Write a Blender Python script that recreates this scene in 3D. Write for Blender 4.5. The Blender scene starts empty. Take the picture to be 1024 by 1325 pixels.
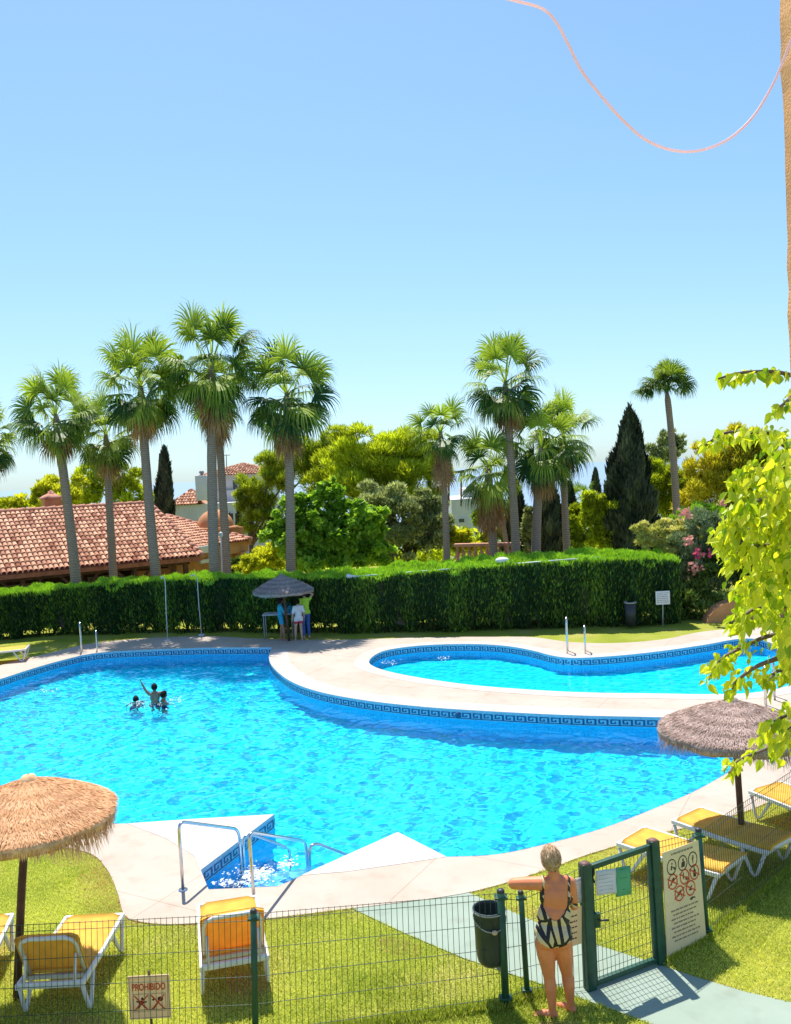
import bpy, bmesh, math, random
import numpy as np
from mathutils import Vector, Matrix
from mathutils.geometry import tessellate_polygon
R = math.radians
random.seed(7)
RNG = np.random.default_rng(11)
SC = bpy.context.scene
COL = SC.collection

# ------------------------------------------------------------------ camera
F = 1150.0; CX, CY = 512.0, 662.5; HC = 5.1
ROLL = R(2.8); PITCH = math.atan(52.9 / F)
_f = Vector((0, math.cos(PITCH), -math.sin(PITCH)))
_u0 = Vector((0, math.sin(PITCH), math.cos(PITCH)))
_x = Vector((1, 0, 0))
CR = _x * math.cos(ROLL) - _u0 * math.sin(ROLL)
CU = _x * math.sin(ROLL) + _u0 * math.cos(ROLL)
cam_d = bpy.data.cameras.new('camera'); cam = bpy.data.objects.new('camera', cam_d); COL.objects.link(cam)
cam_d.sensor_fit = 'HORIZONTAL'; cam_d.sensor_width = 36; cam_d.lens = 36 * F / 1024
cam_d.clip_start = 0.05; cam_d.clip_end = 60000
cam.matrix_world = Matrix(((CR.x, CU.x, -_f.x, 0), (CR.y, CU.y, -_f.y, 0), (CR.z, CU.z, -_f.z, HC), (0, 0, 0, 1)))
SC.camera = cam
def ray(u, v): return CR * ((u - CX) / F) + CU * ((CY - v) / F) + _f
def G(u, v, z=0.0):                       # point of the plan at height z
    d = ray(u, v); t = (z - HC) / d.z
    return Vector((d.x * t, d.y * t, z))
def P(u, v, Y):                           # point of the plan at distance Y
    d = ray(u, v); t = Y / d.y
    return Vector((d.x * t, Y, HC + d.z * t))

# ------------------------------------------------------------------ render + light
SC.render.engine = 'CYCLES'
cy = SC.cycles
cy.use_denoising = True
try: cy.denoiser = 'OPENIMAGEDENOISE'
except Exception: pass
cy.max_bounces = 10; cy.diffuse_bounces = 4; cy.glossy_bounces = 4; cy.transmission_bounces = 8; cy.transparent_max_bounces = 12
cy.sample_clamp_indirect = 6.0
SC.view_settings.view_transform = 'Standard'; SC.view_settings.look = 'None'
SC.view_settings.gamma = 1; SC.view_settings.use_curve_mapping = False
SC.view_settings.exposure = 0.66
SUN_EL, SUN_AZ = R(64), R(-15.4)          # azimuth from +Y, clockwise
sd = Vector((math.sin(SUN_AZ) * math.cos(SUN_EL), math.cos(SUN_AZ) * math.cos(SUN_EL), math.sin(SUN_EL)))
w = bpy.data.worlds.new('World'); SC.world = w; w.use_nodes = True
nt = w.node_tree; bg = nt.nodes['Background']
sky = nt.nodes.new('ShaderNodeTexSky'); sky.sky_type = 'NISHITA'; sky.sun_disc = False
sky.sun_elevation = SUN_EL; sky.sun_rotation = SUN_AZ
sky.altitude = 50; sky.air_density = 1.0; sky.dust_density = 0.6; sky.ozone_density = 3.0
def _vm(op, a, b=None):
    q = nt.nodes.new('ShaderNodeVectorMath'); q.operation = op
    for i, s_ in enumerate((a, b)):
        if s_ is None: continue
        if isinstance(s_, tuple): q.inputs[i].default_value = s_
        else: nt.links.new(s_, q.inputs[i])
    return q.outputs[0]
_s = _vm('MULTIPLY', sky.outputs[0], (.2, .2, .2))            # soft shoulder so that the pale horizon keeps its blue
_d = _vm('ADD', _vm('MULTIPLY', _s, (.40, .40, .40)), (1, 1, 1))
_c = _vm('MULTIPLY', _vm('DIVIDE', _s, _d), (5 * .89, 5 * 1.135, 5 * 1.34))
nt.links.new(_c, bg.inputs[0]); bg.inputs[1].default_value = 0.13
sl = bpy.data.lights.new('sun', 'SUN'); sl.energy = 4.6; sl.angle = R(0.5); sl.color = (1.0, 0.955, 0.88)
so = bpy.data.objects.new('sun', sl); COL.objects.link(so); so.location = sd * 60
so.rotation_euler = sd.to_track_quat('Z', 'Y').to_euler()
try: sl.cycles.is_caustics_light = True
except Exception: pass

# ------------------------------------------------------------------ object helpers
def tag(o, label=None, cat=None, group=None, kind=None):
    if label: o['label'] = label
    if cat: o['category'] = cat
    if group: o['group'] = group
    if kind: o['kind'] = kind
    return o
def empty(name, loc=(0, 0, 0), rz=0.0, label=None, cat=None, group=None):
    o = bpy.data.objects.new(name, None); COL.objects.link(o)
    o.empty_display_size = 0.2; o.location = loc; o.rotation_euler = (0, 0, rz)
    return tag(o, label, cat, group)
def copy_tree(o, parent=None):
    c = o.copy(); COL.objects.link(c)
    if parent is not None: c.parent = parent
    for ch in list(o.children): copy_tree(ch, c)
    return c
def link_mesh(name, me, mats, parent=None):
    me.name = name
    for m in (mats if isinstance(mats, (list, tuple)) else [mats]): me.materials.append(m)
    o = bpy.data.objects.new(name, me); COL.objects.link(o)
    if parent is not None: o.parent = parent
    return o
def basis(z, up=Vector((0, 0, 1))):
    z = Vector(z).normalized()
    x = up.cross(z)
    if x.length < 1e-4: x = Vector((1, 0, 0)).cross(z)
    x.normalize(); return x, z.cross(x), z
class MB:
    def __init__(s): s.v = []; s.f = []; s.m = []; s.sm = []
    def add(s, vs, fs, mi=0, smooth=False):
        b = len(s.v); s.v += [tuple(p) for p in vs]
        for f in fs: s.f.append(tuple(b + i for i in f)); s.m.append(mi); s.sm.append(smooth)
    def box(s, c, size, mi=0, M=None, bev=0.0):
        hx, hy, hz = size[0] / 2, size[1] / 2, size[2] / 2
        c = Vector(c)
        if bev <= 0:
            vs = [Vector((x, y, z)) for x in (-hx, hx) for y in (-hy, hy) for z in (-hz, hz)]
            fs = [(0, 1, 3, 2), (4, 6, 7, 5), (0, 4, 5, 1), (2, 3, 7, 6), (0, 2, 6, 4), (1, 5, 7, 3)]
        else:
            bm = bmesh.new(); bmesh.ops.create_cube(bm, size=1)
            for q in bm.verts: q.co = Vector((q.co.x * size[0], q.co.y * size[1], q.co.z * size[2]))
            bmesh.ops.bevel(bm, geom=list(bm.edges), offset=bev, segments=2, affect='EDGES', profile=0.6)
            bm.verts.index_update(); vs = [q.co.copy() for q in bm.verts]; fs = [tuple(q.index for q in f.verts) for f in bm.faces]; bm.free()
        if M is not None: vs = [M @ q for q in vs]
        s.add([c + q for q in vs], fs, mi, bev > 0)
    def bar(s, a, b, wx, wz, mi=0, up=(0, 0, 1), bev=0.0):   # rectangular bar from a to b
        a, b = Vector(a), Vector(b); x, y, z = basis(b - a, Vector(up))
        M = Matrix((x, y, z)).transposed()
        s.box((a + b) / 2, (wx, wz, (b - a).length), mi, M, bev)
    def tube(s, pts, r, seg=8, mi=0, cap=True, closed=False):
        pts = [Vector(p) for p in pts]; n = len(pts)
        rs = r if isinstance(r, (list, tuple)) else [r] * n
        vs = []; x = None
        for i, p in enumerate(pts):
            if closed: t = pts[(i + 1) % n] - pts[i - 1]
            else: t = pts[min(i + 1, n - 1)] - pts[max(i - 1, 0)]
            t.normalize()
            if x is None: x, y, _ = basis(t)
            else:
                x = x - t * x.dot(t)
                if x.length < 1e-5: x, y, _ = basis(t)
                x.normalize(); y = t.cross(x)
            for k in range(seg):
                a = 2 * math.pi * k / seg
                vs.append(p + (x * math.cos(a) + y * math.sin(a)) * rs[i])
        fs = []
        for i in range(n if closed else n - 1):
            j = (i + 1) % n
            for k in range(seg):
                l = (k + 1) % seg
                fs.append((i * seg + k, i * seg + l, j * seg + l, j * seg + k))
        if cap and not closed:
            fs.append(tuple(range(seg - 1, -1, -1))); fs.append(tuple((n - 1) * seg + k for k in range(seg)))
        s.add(vs, fs, mi, True)
    def lathe(s, prof, seg=24, c=(0, 0, 0), mi=0, fn=None):
        vs = []; fs = []; n = len(prof); c = Vector(c)
        for r, z in prof:
            for k in range(seg):
                a = 2 * math.pi * k / seg
                q = Vector((r * math.cos(a), r * math.sin(a), z))
                if fn: q = fn(q, a)
                vs.append(c + q)
        for i in range(n - 1):
            for k in range(seg):
                l = (k + 1) % seg
                fs.append((i * seg + k, i * seg + l, (i + 1) * seg + l, (i + 1) * seg + k))
        s.add(vs, fs, mi, True)
    def prism(s, poly, z0, z1, mi=0):
        n = len(poly); vs = [(p[0], p[1], z0) for p in poly] + [(p[0], p[1], z1) for p in poly]
        fs = [tuple(range(n - 1, -1, -1)), tuple(range(n, 2 * n))] + [(i, (i + 1) % n, n + (i + 1) % n, n + i) for i in range(n)]
        s.add(vs, fs, mi)
    def quad(s, a, b, c, d, mi=0): s.add([a, b, c, d], [(0, 1, 2, 3)], mi)
    def ell(s, c, r, mi=0, seg=14, rings=9, M=None):
        c = Vector(c); vs = []; fs = []
        for i in range(rings + 1):
            t = math.pi * i / rings
            for k in range(seg):
                a = 2 * math.pi * k / seg
                q = Vector((r[0] * math.sin(t) * math.cos(a), r[1] * math.sin(t) * math.sin(a), r[2] * math.cos(t)))
                vs.append(c + (M @ q if M is not None else q))
        for i in range(rings):
            for k in range(seg):
                l = (k + 1) % seg
                fs.append((i * seg + k, (i + 1) * seg + k, (i + 1) * seg + l, i * seg + l))
        s.add(vs, fs, mi, True)
    def mesh(s, name):
        me = bpy.data.meshes.new(name); me.from_pydata(s.v, [], s.f)
        me.polygons.foreach_set('material_index', s.m); me.polygons.foreach_set('use_smooth', s.sm)
        me.validate(clean_customdata=False); me.update(); return me
    def build(s, name, mats, parent=None): return link_mesh(name, s.mesh(name), mats, parent)
def np_mesh(name, V, Fq, rnd=None, mi=None, smooth=False):
    """V (N,3), Fq (M,k) -> mesh; rnd: per face random number kept as attribute 'rnd'."""
    me = bpy.data.meshes.new(name); k = Fq.shape[1]; M = Fq.shape[0]
    me.vertices.add(len(V)); me.vertices.foreach_set('co', np.ascontiguousarray(V, np.float32).ravel())
    me.loops.add(M * k); me.polygons.add(M)
    me.loops.foreach_set('vertex_index', np.ascontiguousarray(Fq, np.int32).ravel())
    me.polygons.foreach_set('loop_start', np.arange(0, M * k, k, dtype=np.int32))
    try: me.polygons.foreach_set('loop_total', np.full(M, k, np.int32))
    except Exception: pass
    if mi is not None: me.polygons.foreach_set('material_index', np.ascontiguousarray(mi, np.int32))
    me.polygons.foreach_set('use_smooth', np.full(M, smooth, bool))
    if rnd is not None:
        at = me.attributes.new('rnd', 'FLOAT', 'FACE'); at.data.foreach_set('value', np.ascontiguousarray(rnd, np.float32))
    me.update(calc_edges=True); return me

# ------------------------------------------------------------------ materials
MATS = {}
def mat(name, col, rough=0.7, var=0.18, scale=6.0, bump=0.0, bscale=None, metal=0.0, spec=0.4, rnd=0.0, col2=None, trans=0.0, tcol=None, detail=4.0, uvw='Object'):
    if name in MATS: return MATS[name]
    m = bpy.data.materials.new(name); m.use_nodes = True; n = m.node_tree.nodes; L = m.node_tree.links
    b = n['Principled BSDF']; b.inputs['Roughness'].default_value = rough; b.inputs['Metallic'].default_value = metal
    b.inputs['Specular IOR Level'].default_value = spec
    tc = n.new('ShaderNodeTexCoord'); nz = n.new('ShaderNodeTexNoise')
    nz.inputs['Scale'].default_value = scale; nz.inputs['Detail'].default_value = detail
    L.new(tc.outputs[uvw], nz.inputs['Vector'])
    rp = n.new('ShaderNodeValToRGB'); L.new(nz.outputs['Fac'], rp.inputs['Fac'])
    c2 = col2 if col2 else tuple(min(1, c * (1 + var)) for c in col)
    c1 = tuple(c * (1 - var) for c in col)
    rp.color_ramp.elements[0].position = 0.33; rp.color_ramp.elements[1].position = 0.67
    rp.color_ramp.elements[0].color = (*c1, 1); rp.color_ramp.elements[1].color = (*c2, 1)
    out = rp.outputs['Color']
    if rnd > 0:
        at = n.new('ShaderNodeAttribute'); at.attribute_name = 'rnd'
        mr = n.new('ShaderNodeMapRange'); mr.inputs['To Min'].default_value = 1 - rnd; mr.inputs['To Max'].default_value = 1 + rnd
        L.new(at.outputs['Fac'], mr.inputs['Value'])
        mx = n.new('ShaderNodeVectorMath'); mx.operation = 'SCALE'; L.new(out, mx.inputs[0]); L.new(mr.outputs[0], mx.inputs['Scale'])
        out = mx.outputs[0]
    L.new(out, b.inputs['Base Color'])
    if bump > 0:
        n2 = n.new('ShaderNodeTexNoise'); n2.inputs['Scale'].default_value = bscale or scale * 4; n2.inputs['Detail'].default_value = 5
        L.new(tc.outputs[uvw], n2.inputs['Vector'])
        bp = n.new('ShaderNodeBump'); bp.inputs['Strength'].default_value = bump; bp.inputs['Distance'].default_value = 0.02
        L.new(n2.outputs['Fac'], bp.inputs['Height']); L.new(bp.outputs[0], b.inputs['Normal'])
    if trans > 0:
        tr = n.new('ShaderNodeBsdfTranslucent')
        if tcol:
            sc = n.new('ShaderNodeMix'); sc.data_type = 'RGBA'; sc.blend_type = 'MULTIPLY'; sc.inputs[0].default_value = 1
            L.new(out, sc.inputs[6]); sc.inputs[7].default_value = (*tcol, 1); L.new(sc.outputs[2], tr.inputs['Color'])
        else: L.new(out, tr.inputs['Color'])
        ms = n.new('ShaderNodeMixShader'); ms.inputs[0].default_value = trans
        L.new(b.outputs[0], ms.inputs[1]); L.new(tr.outputs[0], ms.inputs[2]); L.new(ms.outputs[0], n['Material Output'].inputs['Surface'])
    MATS[name] = m; return m

# ------------------------------------------------------------------ outlines
def catmull(pts, n=6, closed=False):
    pts = [Vector(p) for p in pts]; out = []; N = len(pts)
    for i in range(N if closed else N - 1):
        p0 = pts[i - 1] if (closed or i > 0) else pts[0] * 2 - pts[1]
        p1 = pts[i]; p2 = pts[(i + 1) % N]
        p3 = pts[(i + 2) % N] if (closed or i + 2 < N) else pts[-1] * 2 - pts[-2]
        for k in range(n):
            t = k / n
            out.append(0.5 * ((2 * p1) + (p2 - p0) * t + (2 * p0 - 5 * p1 + 4 * p2 - p3) * t * t + (3 * p1 - p0 - 3 * p2 + p3) * t ** 3))
    if not closed: out.append(pts[-1].copy())
    return out
def gp(lst, z=0.0): return [G(u, v, z) for u, v in lst]
def sheet(name, loops, z, mats, parent=None, zf=None):
    loops = [[Vector((p[0], p[1], 0)) for p in lp] for lp in loops]
    tris = tessellate_polygon(loops); vs = [p for lp in loops for p in lp]
    me = bpy.data.meshes.new(name)
    me.from_pydata([(p.x, p.y, z) for p in vs], [], [tuple(t) for t in tris])
    bm = bmesh.new(); bm.from_mesh(me)
    for f in bm.faces:
        f.normal_update()
        if f.normal.z < 0: f.normal_flip()
    bm.to_mesh(me); bm.free(); me.update()
    return link_mesh(name, me, mats, parent)
def inside(px, py, poly):
    c = np.zeros(px.shape, bool); n = len(poly)
    for i in range(n):
        x1, y1 = poly[i][0], poly[i][1]; x2, y2 = poly[i - 1][0], poly[i - 1][1]
        if y1 == y2: continue
        k = ((y1 > py) != (y2 > py)) & (px < (x2 - x1) * (py - y1) / (y2 - y1) + x1)
        c ^= k
    return c
# ------------------------------------------------------------------ ground, deck, pools
ZD, ZW = 0.016, -0.205
far_left = gp([(-330, 985), (-120, 920), (0, 879), (60, 860), (106, 848)], ZD)
far_edge = gp([(106, 848), (135, 844), (190, 841), (260, 838.5), (320, 838), (352, 838)], ZD)
isle = gp([(352, 838), (348, 849), (353, 863), (375, 881), (412, 895), (470, 906), (550, 915), (650, 921.5), (750, 926), (860, 928.5), (930, 931), (976, 941), (990, 958), (966, 986)], ZD)
right_near = gp([(966, 986), (905, 1021), (850, 1045), (780, 1072), (700, 1094), (640, 1106), (578, 1109)], ZD)
recess = gp([(578, 1109), (515, 1077), (360, 1147), (270, 1151), (260, 1126), (355, 1054)], ZD)
near_left = gp([(355, 1054), (250, 1060), (150, 1066), (40, 1058), (-80, 1035), (-240, 1010), (-330, 985)], ZD)
segs = [catmull(far_left, 5), catmull(far_edge, 5), catmull(isle, 7), catmull(right_near, 6), recess, catmull(near_left, 5)]
POOL = []
for s_ in segs: POOL += s_[:-1]
small_px = [(478, 858), (485, 848), (505, 840.5), (550, 835), (610, 833.5), (655, 836), (690, 842), (715, 848.5), (745, 851.5), (800, 848.5), (860, 842), (915, 834), (955, 827), (985, 828), (1015, 840), (1045, 857), (1050, 872), (1025, 886), (980, 896), (920, 898.5), (845, 897.5), (770, 896.5), (700, 893.5), (610, 886.5), (540, 876.5), (496, 867)]
SMALL = catmull(gp(small_px, ZD), 5, True)
def ccw(p): 
    a = sum(p[i - 1].x * p[i].y - p[i].x * p[i - 1].y for i in range(len(p)))
    return p if a > 0 else p[::-1]
POOL = ccw(POOL); SMALL = ccw(SMALL)
deck_px = [(-420, 990), (-120, 900), (0, 861), (60, 846), (130, 831), (250, 823), (330, 826), (430, 828), (560, 824.5), (640, 824), (690, 824.5), (740, 831), (800, 832), (860, 827), (905, 818), (960, 813), (1010, 815), (1120, 840), (1170, 905), (1130, 960), (1024, 1023), (960, 1052), (900, 1068), (850, 1080), (760, 1106), (700, 1128), (600, 1156), (450, 1176), (330, 1190), (230, 1196), (178, 1192), (160, 1182), (152, 1155), (138, 1125), (110, 1102), (20, 1088), (-120, 1075), (-420, 1060)]
DECK = ccw(catmull(gp(deck_px, ZD), 5, True))
path_px = [(450, 1173), (600, 1152), (645, 1172), (700, 1196), (770, 1222), (856, 1249), (900, 1264), (960, 1282), (1040, 1301), (1160, 1335), (1200, 1420), (1000, 1420), (870, 1338), (835, 1322), (766, 1297), (690, 1270), (600, 1240), (520, 1206)]
PATH = gp(path_px, 0.010)

def flip_in(m_): return m_
# lawn / terrain: one sheet from under the balcony to the shore
m_lawn = bpy.data.materials.new('lawn_soil'); m_lawn.use_nodes = True
def lawn_mat():
    n = m_lawn.node_tree.nodes; L = m_lawn.node_tree.links; b = n['Principled BSDF']; b.inputs['Roughness'].default_value = 0.95; b.inputs['Specular IOR Level'].default_value = 0.1
    tc = n.new('ShaderNodeTexCoord')
    a = n.new('ShaderNodeTexNoise'); a.inputs['Scale'].default_value = 0.9; a.inputs['Detail'].default_value = 6; L.new(tc.outputs['Object'], a.inputs['Vector'])
    c = n.new('ShaderNodeTexNoise'); c.inputs['Scale'].default_value = 45; c.inputs['Detail'].default_value = 4; L.new(tc.outputs['Object'], c.inputs['Vector'])
    r1 = n.new('ShaderNodeValToRGB'); L.new(a.outputs['Fac'], r1.inputs['Fac'])
    e = r1.color_ramp.elements; e[0].position = 0.3; e[0].color = (0.24, 0.29, 0.03, 1); e[1].position = 0.72; e[1].color = (0.46, 0.40, 0.12, 1)
    q = e.new(0.5); q.color = (0.33, 0.36, 0.045, 1)
    mx = n.new('ShaderNodeMix'); mx.data_type = 'RGBA'; mx.blend_type = 'MULTIPLY'; mx.inputs[0].default_value = 0.8
    r2 = n.new('ShaderNodeValToRGB'); L.new(c.outputs['Fac'], r2.inputs['Fac']); r2.color_ramp.elements[0].position = 0.3; r2.color_ramp.elements[0].color = (0.45, 0.45, 0.45, 1); r2.color_ramp.elements[1].position = 0.6
    L.new(r1.outputs[0], mx.inputs[6]); L.new(r2.outputs[0], mx.inputs[7]); L.new(mx.outputs[2], b.inputs['Base Color'])
    bp = n.new('ShaderNodeBump'); bp.inputs['Strength'].default_value = 0.5; bp.inputs['Distance'].default_value = 0.03; L.new(c.outputs['Fac'], bp.inputs['Height']); L.new(bp.outputs[0], b.inputs['Normal'])
lawn_mat()
gx0, gx1, gy0, gy1 = -70, 70, -12, 48
outer = [Vector((gx0, gy0, 0)), Vector((gx1, gy0, 0)), Vector((gx1, gy1, 0)), Vector((gx0, gy1, 0))]
gr = sheet('ground', [outer, POOL[::-1], SMALL[::-1]], 0.0, m_lawn)
bm = bmesh.new(); bm.from_mesh(gr.data)
ys = [48, 70, 110, 180, 300, 420]; zs = [0, -3.5, -10, -19, -30, -37]; xs = [-600, -200, -70, 70, 200, 600]
grid = {}
for j, (y, z) in enumerate(zip(ys, zs)):
    for i, x in enumerate(xs): grid[i, j] = bm.verts.new((x, y, z + (random.uniform(-.6, .6) if j else 0)))
for j in range(len(ys) - 1):
    for i in range(len(xs) - 1): bm.faces.new((grid[i, j], grid[i + 1, j], grid[i + 1, j + 1], grid[i, j + 1]))
for sx in (-1, 1):
    a = [bm.verts.new((sx * x, y, 0)) for x, y in ((70, -12), (600, -12), (600, 48), (70, 48))]
    bm.faces.new(a if sx > 0 else a[::-1])
bm.to_mesh(gr.data); bm.free(); tag(gr, kind='structure')

def deck_mat(name, c1, c2, seam=False):
    m = bpy.data.materials.new(name); m.use_nodes = True; n = m.node_tree.nodes; L = m.node_tree.links; b = n['Principled BSDF']
    b.inputs['Roughness'].default_value = 0.85; b.inputs['Specular IOR Level'].default_value = 0.2
    tc = n.new('ShaderNodeTexCoord'); a = n.new('ShaderNodeTexNoise'); a.inputs['Scale'].default_value = 0.8; a.inputs['Detail'].default_value = 8; a.inputs['Roughness'].default_value = 0.65
    L.new(tc.outputs['Object'], a.inputs['Vector']); r = n.new('ShaderNodeValToRGB'); L.new(a.outputs['Fac'], r.inputs['Fac'])
    r.color_ramp.elements[0].position = 0.35; r.color_ramp.elements[0].color = (*c1, 1); r.color_ramp.elements[1].position = 0.65; r.color_ramp.elements[1].color = (*c2, 1)
    s = n.new('ShaderNodeTexNoise'); s.inputs['Scale'].default_value = 130; L.new(tc.outputs['Object'], s.inputs['Vector'])
    bp = n.new('ShaderNodeBump'); bp.inputs['Strength'].default_value = 0.25; bp.inputs['Distance'].default_value = 0.01; L.new(s.outputs['Fac'], bp.inputs['Height']); L.new(bp.outputs[0], b.inputs['Normal'])
    st = n.new('ShaderNodeTexNoise'); st.inputs['Scale'].default_value = 3.5; st.inputs['Detail'].default_value = 6; L.new(tc.outputs['Object'], st.inputs['Vector'])
    sr = n.new('ShaderNodeValToRGB'); L.new(st.outputs['Fac'], sr.inputs['Fac']); sr.color_ramp.elements[0].position = .28; sr.color_ramp.elements[0].color = (.89, .87, .85, 1); sr.color_ramp.elements[1].position = .46; sr.color_ramp.elements[1].color = (1, 1, 1, 1)
    sm = n.new('ShaderNodeMix'); sm.data_type = 'RGBA'; sm.blend_type = 'MULTIPLY'; sm.inputs[0].default_value = 1; L.new(r.outputs[0], sm.inputs[6]); L.new(sr.outputs[0], sm.inputs[7])
    out = sm.outputs[2]
    if seam:
        mp = n.new('ShaderNodeMapping'); mp.inputs['Rotation'].default_value = (0, 0, 0.5); L.new(tc.outputs['Object'], mp.inputs['Vector'])
        br = n.new('ShaderNodeTexBrick'); br.offset = 0; br.inputs['Scale'].default_value = 1; br.inputs['Brick Width'].default_value = 2.6; br.inputs['Row Height'].default_value = 2.6; br.inputs['Mortar Size'].default_value = 0.007
        br.inputs['Color1'].default_value = (1, 1, 1, 1); br.inputs['Color2'].default_value = (.97, .97, .97, 1); br.inputs['Mortar'].default_value = (.74, .70, .66, 1)
        L.new(mp.outputs[0], br.inputs['Vector']); mx = n.new('ShaderNodeMix'); mx.data_type = 'RGBA'; mx.blend_type = 'MULTIPLY'; mx.inputs[0].default_value = 1
        L.new(out, mx.inputs[6]); L.new(br.outputs['Color'], mx.inputs[7]); out = mx.outputs[2]
    L.new(out, b.inputs['Base Color']); return m
m_deck = deck_mat('deck_concrete', (0.46, 0.37, 0.295), (0.515, 0.43, 0.355), True)
m_cope = deck_mat('white_coping', (0.52, 0.475, 0.43), (0.60, 0.565, 0.53))
m_cope2 = deck_mat('island_coping', (0.47, 0.41, 0.36), (0.53, 0.475, 0.43))
m_path = deck_mat('green_path_paint', (0.26, 0.325, 0.255), (0.31, 0.37, 0.295))
dk = sheet('deck', [DECK, POOL[::-1], SMALL[::-1]], ZD, m_deck)
# visible edge of the slab
mb = MB()
for i in range(len(DECK)):
    a, c = DECK[i - 1], DECK[i]
    mb.quad((a.x, a.y, -0.03), (c.x, c.y, -0.03), (c.x, c.y, ZD), (a.x, a.y, ZD))
e_ = mb.build('deck_edge', m_deck); tag(e_, kind='structure'); tag(dk, kind='structure')
pt = sheet('path', [ccw(PATH)], 0.010, m_path); tag(pt, kind='structure')

# pool shells
def tile_mat(name, c, c2, size=0.05, rough=0.25):
    m = bpy.data.materials.new(name); m.use_nodes = True; n = m.node_tree.nodes; L = m.node_tree.links; b = n['Principled BSDF']
    b.inputs['Roughness'].default_value = rough
    tc = n.new('ShaderNodeTexCoord'); br = n.new('ShaderNodeTexBrick'); br.offset = 0; br.inputs['Scale'].default_value = 1
    br.inputs['Brick Width'].default_value = size; br.inputs['Row Height'].default_value = size; br.inputs['Mortar Size'].default_value = 0.003
    br.inputs['Color1'].default_value = (*c, 1); br.inputs['Color2'].default_value = (*c2, 1); br.inputs['Mortar'].default_value = tuple(min(1, x * 1.05 + .005) for x in c) + (1,)
    L.new(tc.outputs['Object'], br.inputs['Vector']); L.new(br.outputs['Color'], b.inputs['Base Color']); return m
m_floor = tile_mat('pool_mosaic', (0.006, 0.74, 0.92), (0.010, 0.82, 0.96))
m_wall = mat('pool_wall_tile', (0.015, 0.52, 0.92), 0.25, var=0.12, scale=9)
m_edge = mat('pool_edge_tile', (0.42, 0.55, 0.66), 0.4, var=0.12, scale=20)
m_band = mat('band_light', (0.30, 0.55, 0.75), 0.3, var=0.12, scale=20)
m_key = mat('band_dark', (0.02, 0.10, 0.24), 0.3, var=0.2, scale=20)
def strip(mb, loop, z0, z1, mi, off=0.0):
    n = len(loop)
    for i in range(n):
        a, c = loop[i - 1], loop[i]
        mb.quad((a.x, a.y, z1), (c.x, c.y, z1), (c.x, c.y, z0), (a.x, a.y, z0), mi)
def offset_loop(loop, d):   # inward for ccw
    out = []; n = len(loop)
    for i in range(n):
        t1 = (loop[i] - loop[i - 1]).normalized(); t2 = (loop[(i + 1) % n] - loop[i]).normalized()
        nn = Vector((-t1.y - t2.y, t1.x + t2.x, 0))
        if nn.length < 1e-4: nn = Vector((-t1.y, t1.x, 0))
        nn.normalize(); k = max(0.45, nn.dot(Vector((-t1.y, t1.x, 0))))
        out.append(loop[i] + nn * (d / k))
    return out
KEYR = [(0.0, 0.05, 0.86, 1.0), (0.0, 0.18, 0.0, 0.86), (0.05, 0.86, 0.84, 1.0), (0.70, 0.86, 0.28, 0.84), (0.38, 0.70, 0.28, 0.44), (0.38, 0.52, 0.44, 0.64), (0.18, 1.0, 0.0, 0.14)]
def key_band(mb, loop, z0, z1, per, mi):
    n = len(loop); L = [0]
    pts = loop + [loop[0]]
    for i in range(n): L.append(L[-1] + (pts[i + 1] - pts[i]).length)
    tot = L[-1]; N = int(tot / per); per = tot / N
    La = np.array(L); X = np.array([p.x for p in pts]); Y = np.array([p.y for p in pts])
    def at(s): return float(np.interp(s, La, X)), float(np.interp(s, La, Y))
    for k in range(N):
        for (a, c, v0, v1) in KEYR:
            x0, y0 = at((k + a) * per); x1, y1 = at((k + c) * per)
            mb.quad((x0, y0, z0 + v1 * (z1 - z0)), (x1, y1, z0 + v1 * (z1 - z0)), (x1, y1, z0 + v0 * (z1 - z0)), (x0, y0, z0 + v0 * (z1 - z0)), mi)
def basin(loop, zb, name):
    root = sheet(name, [loop], zb, m_floor); tag(root, kind='structure')
    mb = MB(); strip(mb, loop, zb, -0.19, 0); mb.build('pool_wall', m_wall, root)
    mb = MB(); strip(mb, loop, -0.03, ZD + 0.004, 0); mb.build('pool_edge', m_edge, root)
    mb = MB(); strip(mb, loop, -0.19, -0.03, 0); key_band(mb, offset_loop(loop, 0.004), -0.175, -0.045, 0.235, 1); mb.build('tile_band', [m_band, m_key], root)
    return root
B1 = basin(POOL, -1.35, 'main_pool_basin'); B2 = basin(SMALL, -0.95, 'small_pool_basin')

# white coping round the pools (sheets just above the deck)
def cope_strip(pts, w0, closed=False, name='pool_coping'):
    n = len(pts); A = []; Bv = []
    for i in range(n):
        t = (pts[(i + 1) % n] - pts[i - 1]) if closed else (pts[min(i + 1, n - 1)] - pts[max(i - 1, 0)])
        nn = Vector((t.y, -t.x, 0)).normalized()
        A.append(pts[i]); Bv.append(pts[i] + nn * w0)
    mb = MB()
    for i in range(n if closed else n - 1):
        j = (i + 1) % n
        mb.quad((A[i].x, A[i].y, ZD + .004), (Bv[i].x, Bv[i].y, ZD + .004), (Bv[j].x, Bv[j].y, ZD + .004), (A[j].x, A[j].y, ZD + .004))
    o = mb.build(name, m_cope2); tag(o, kind='structure'); return o
cope_strip(SMALL, 0.42, True)
def same_dir(seg):     # orient like the ccw pool loop
    i = min(range(len(POOL)), key=lambda k: (POOL[k] - seg[len(seg) // 2]).length)
    return seg if (POOL[(i + 1) % len(POOL)] - POOL[i - 1]).dot(seg[len(seg) // 2 + 1] - seg[len(seg) // 2 - 1]) > 0 else seg[::-1]
cope_strip(same_dir(segs[2][2:-3]), 0.55)
prL = gp([(355, 1054), (250, 1060), (165, 1066), (215, 1085), (252, 1108), (260, 1126)], ZD)
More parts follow.
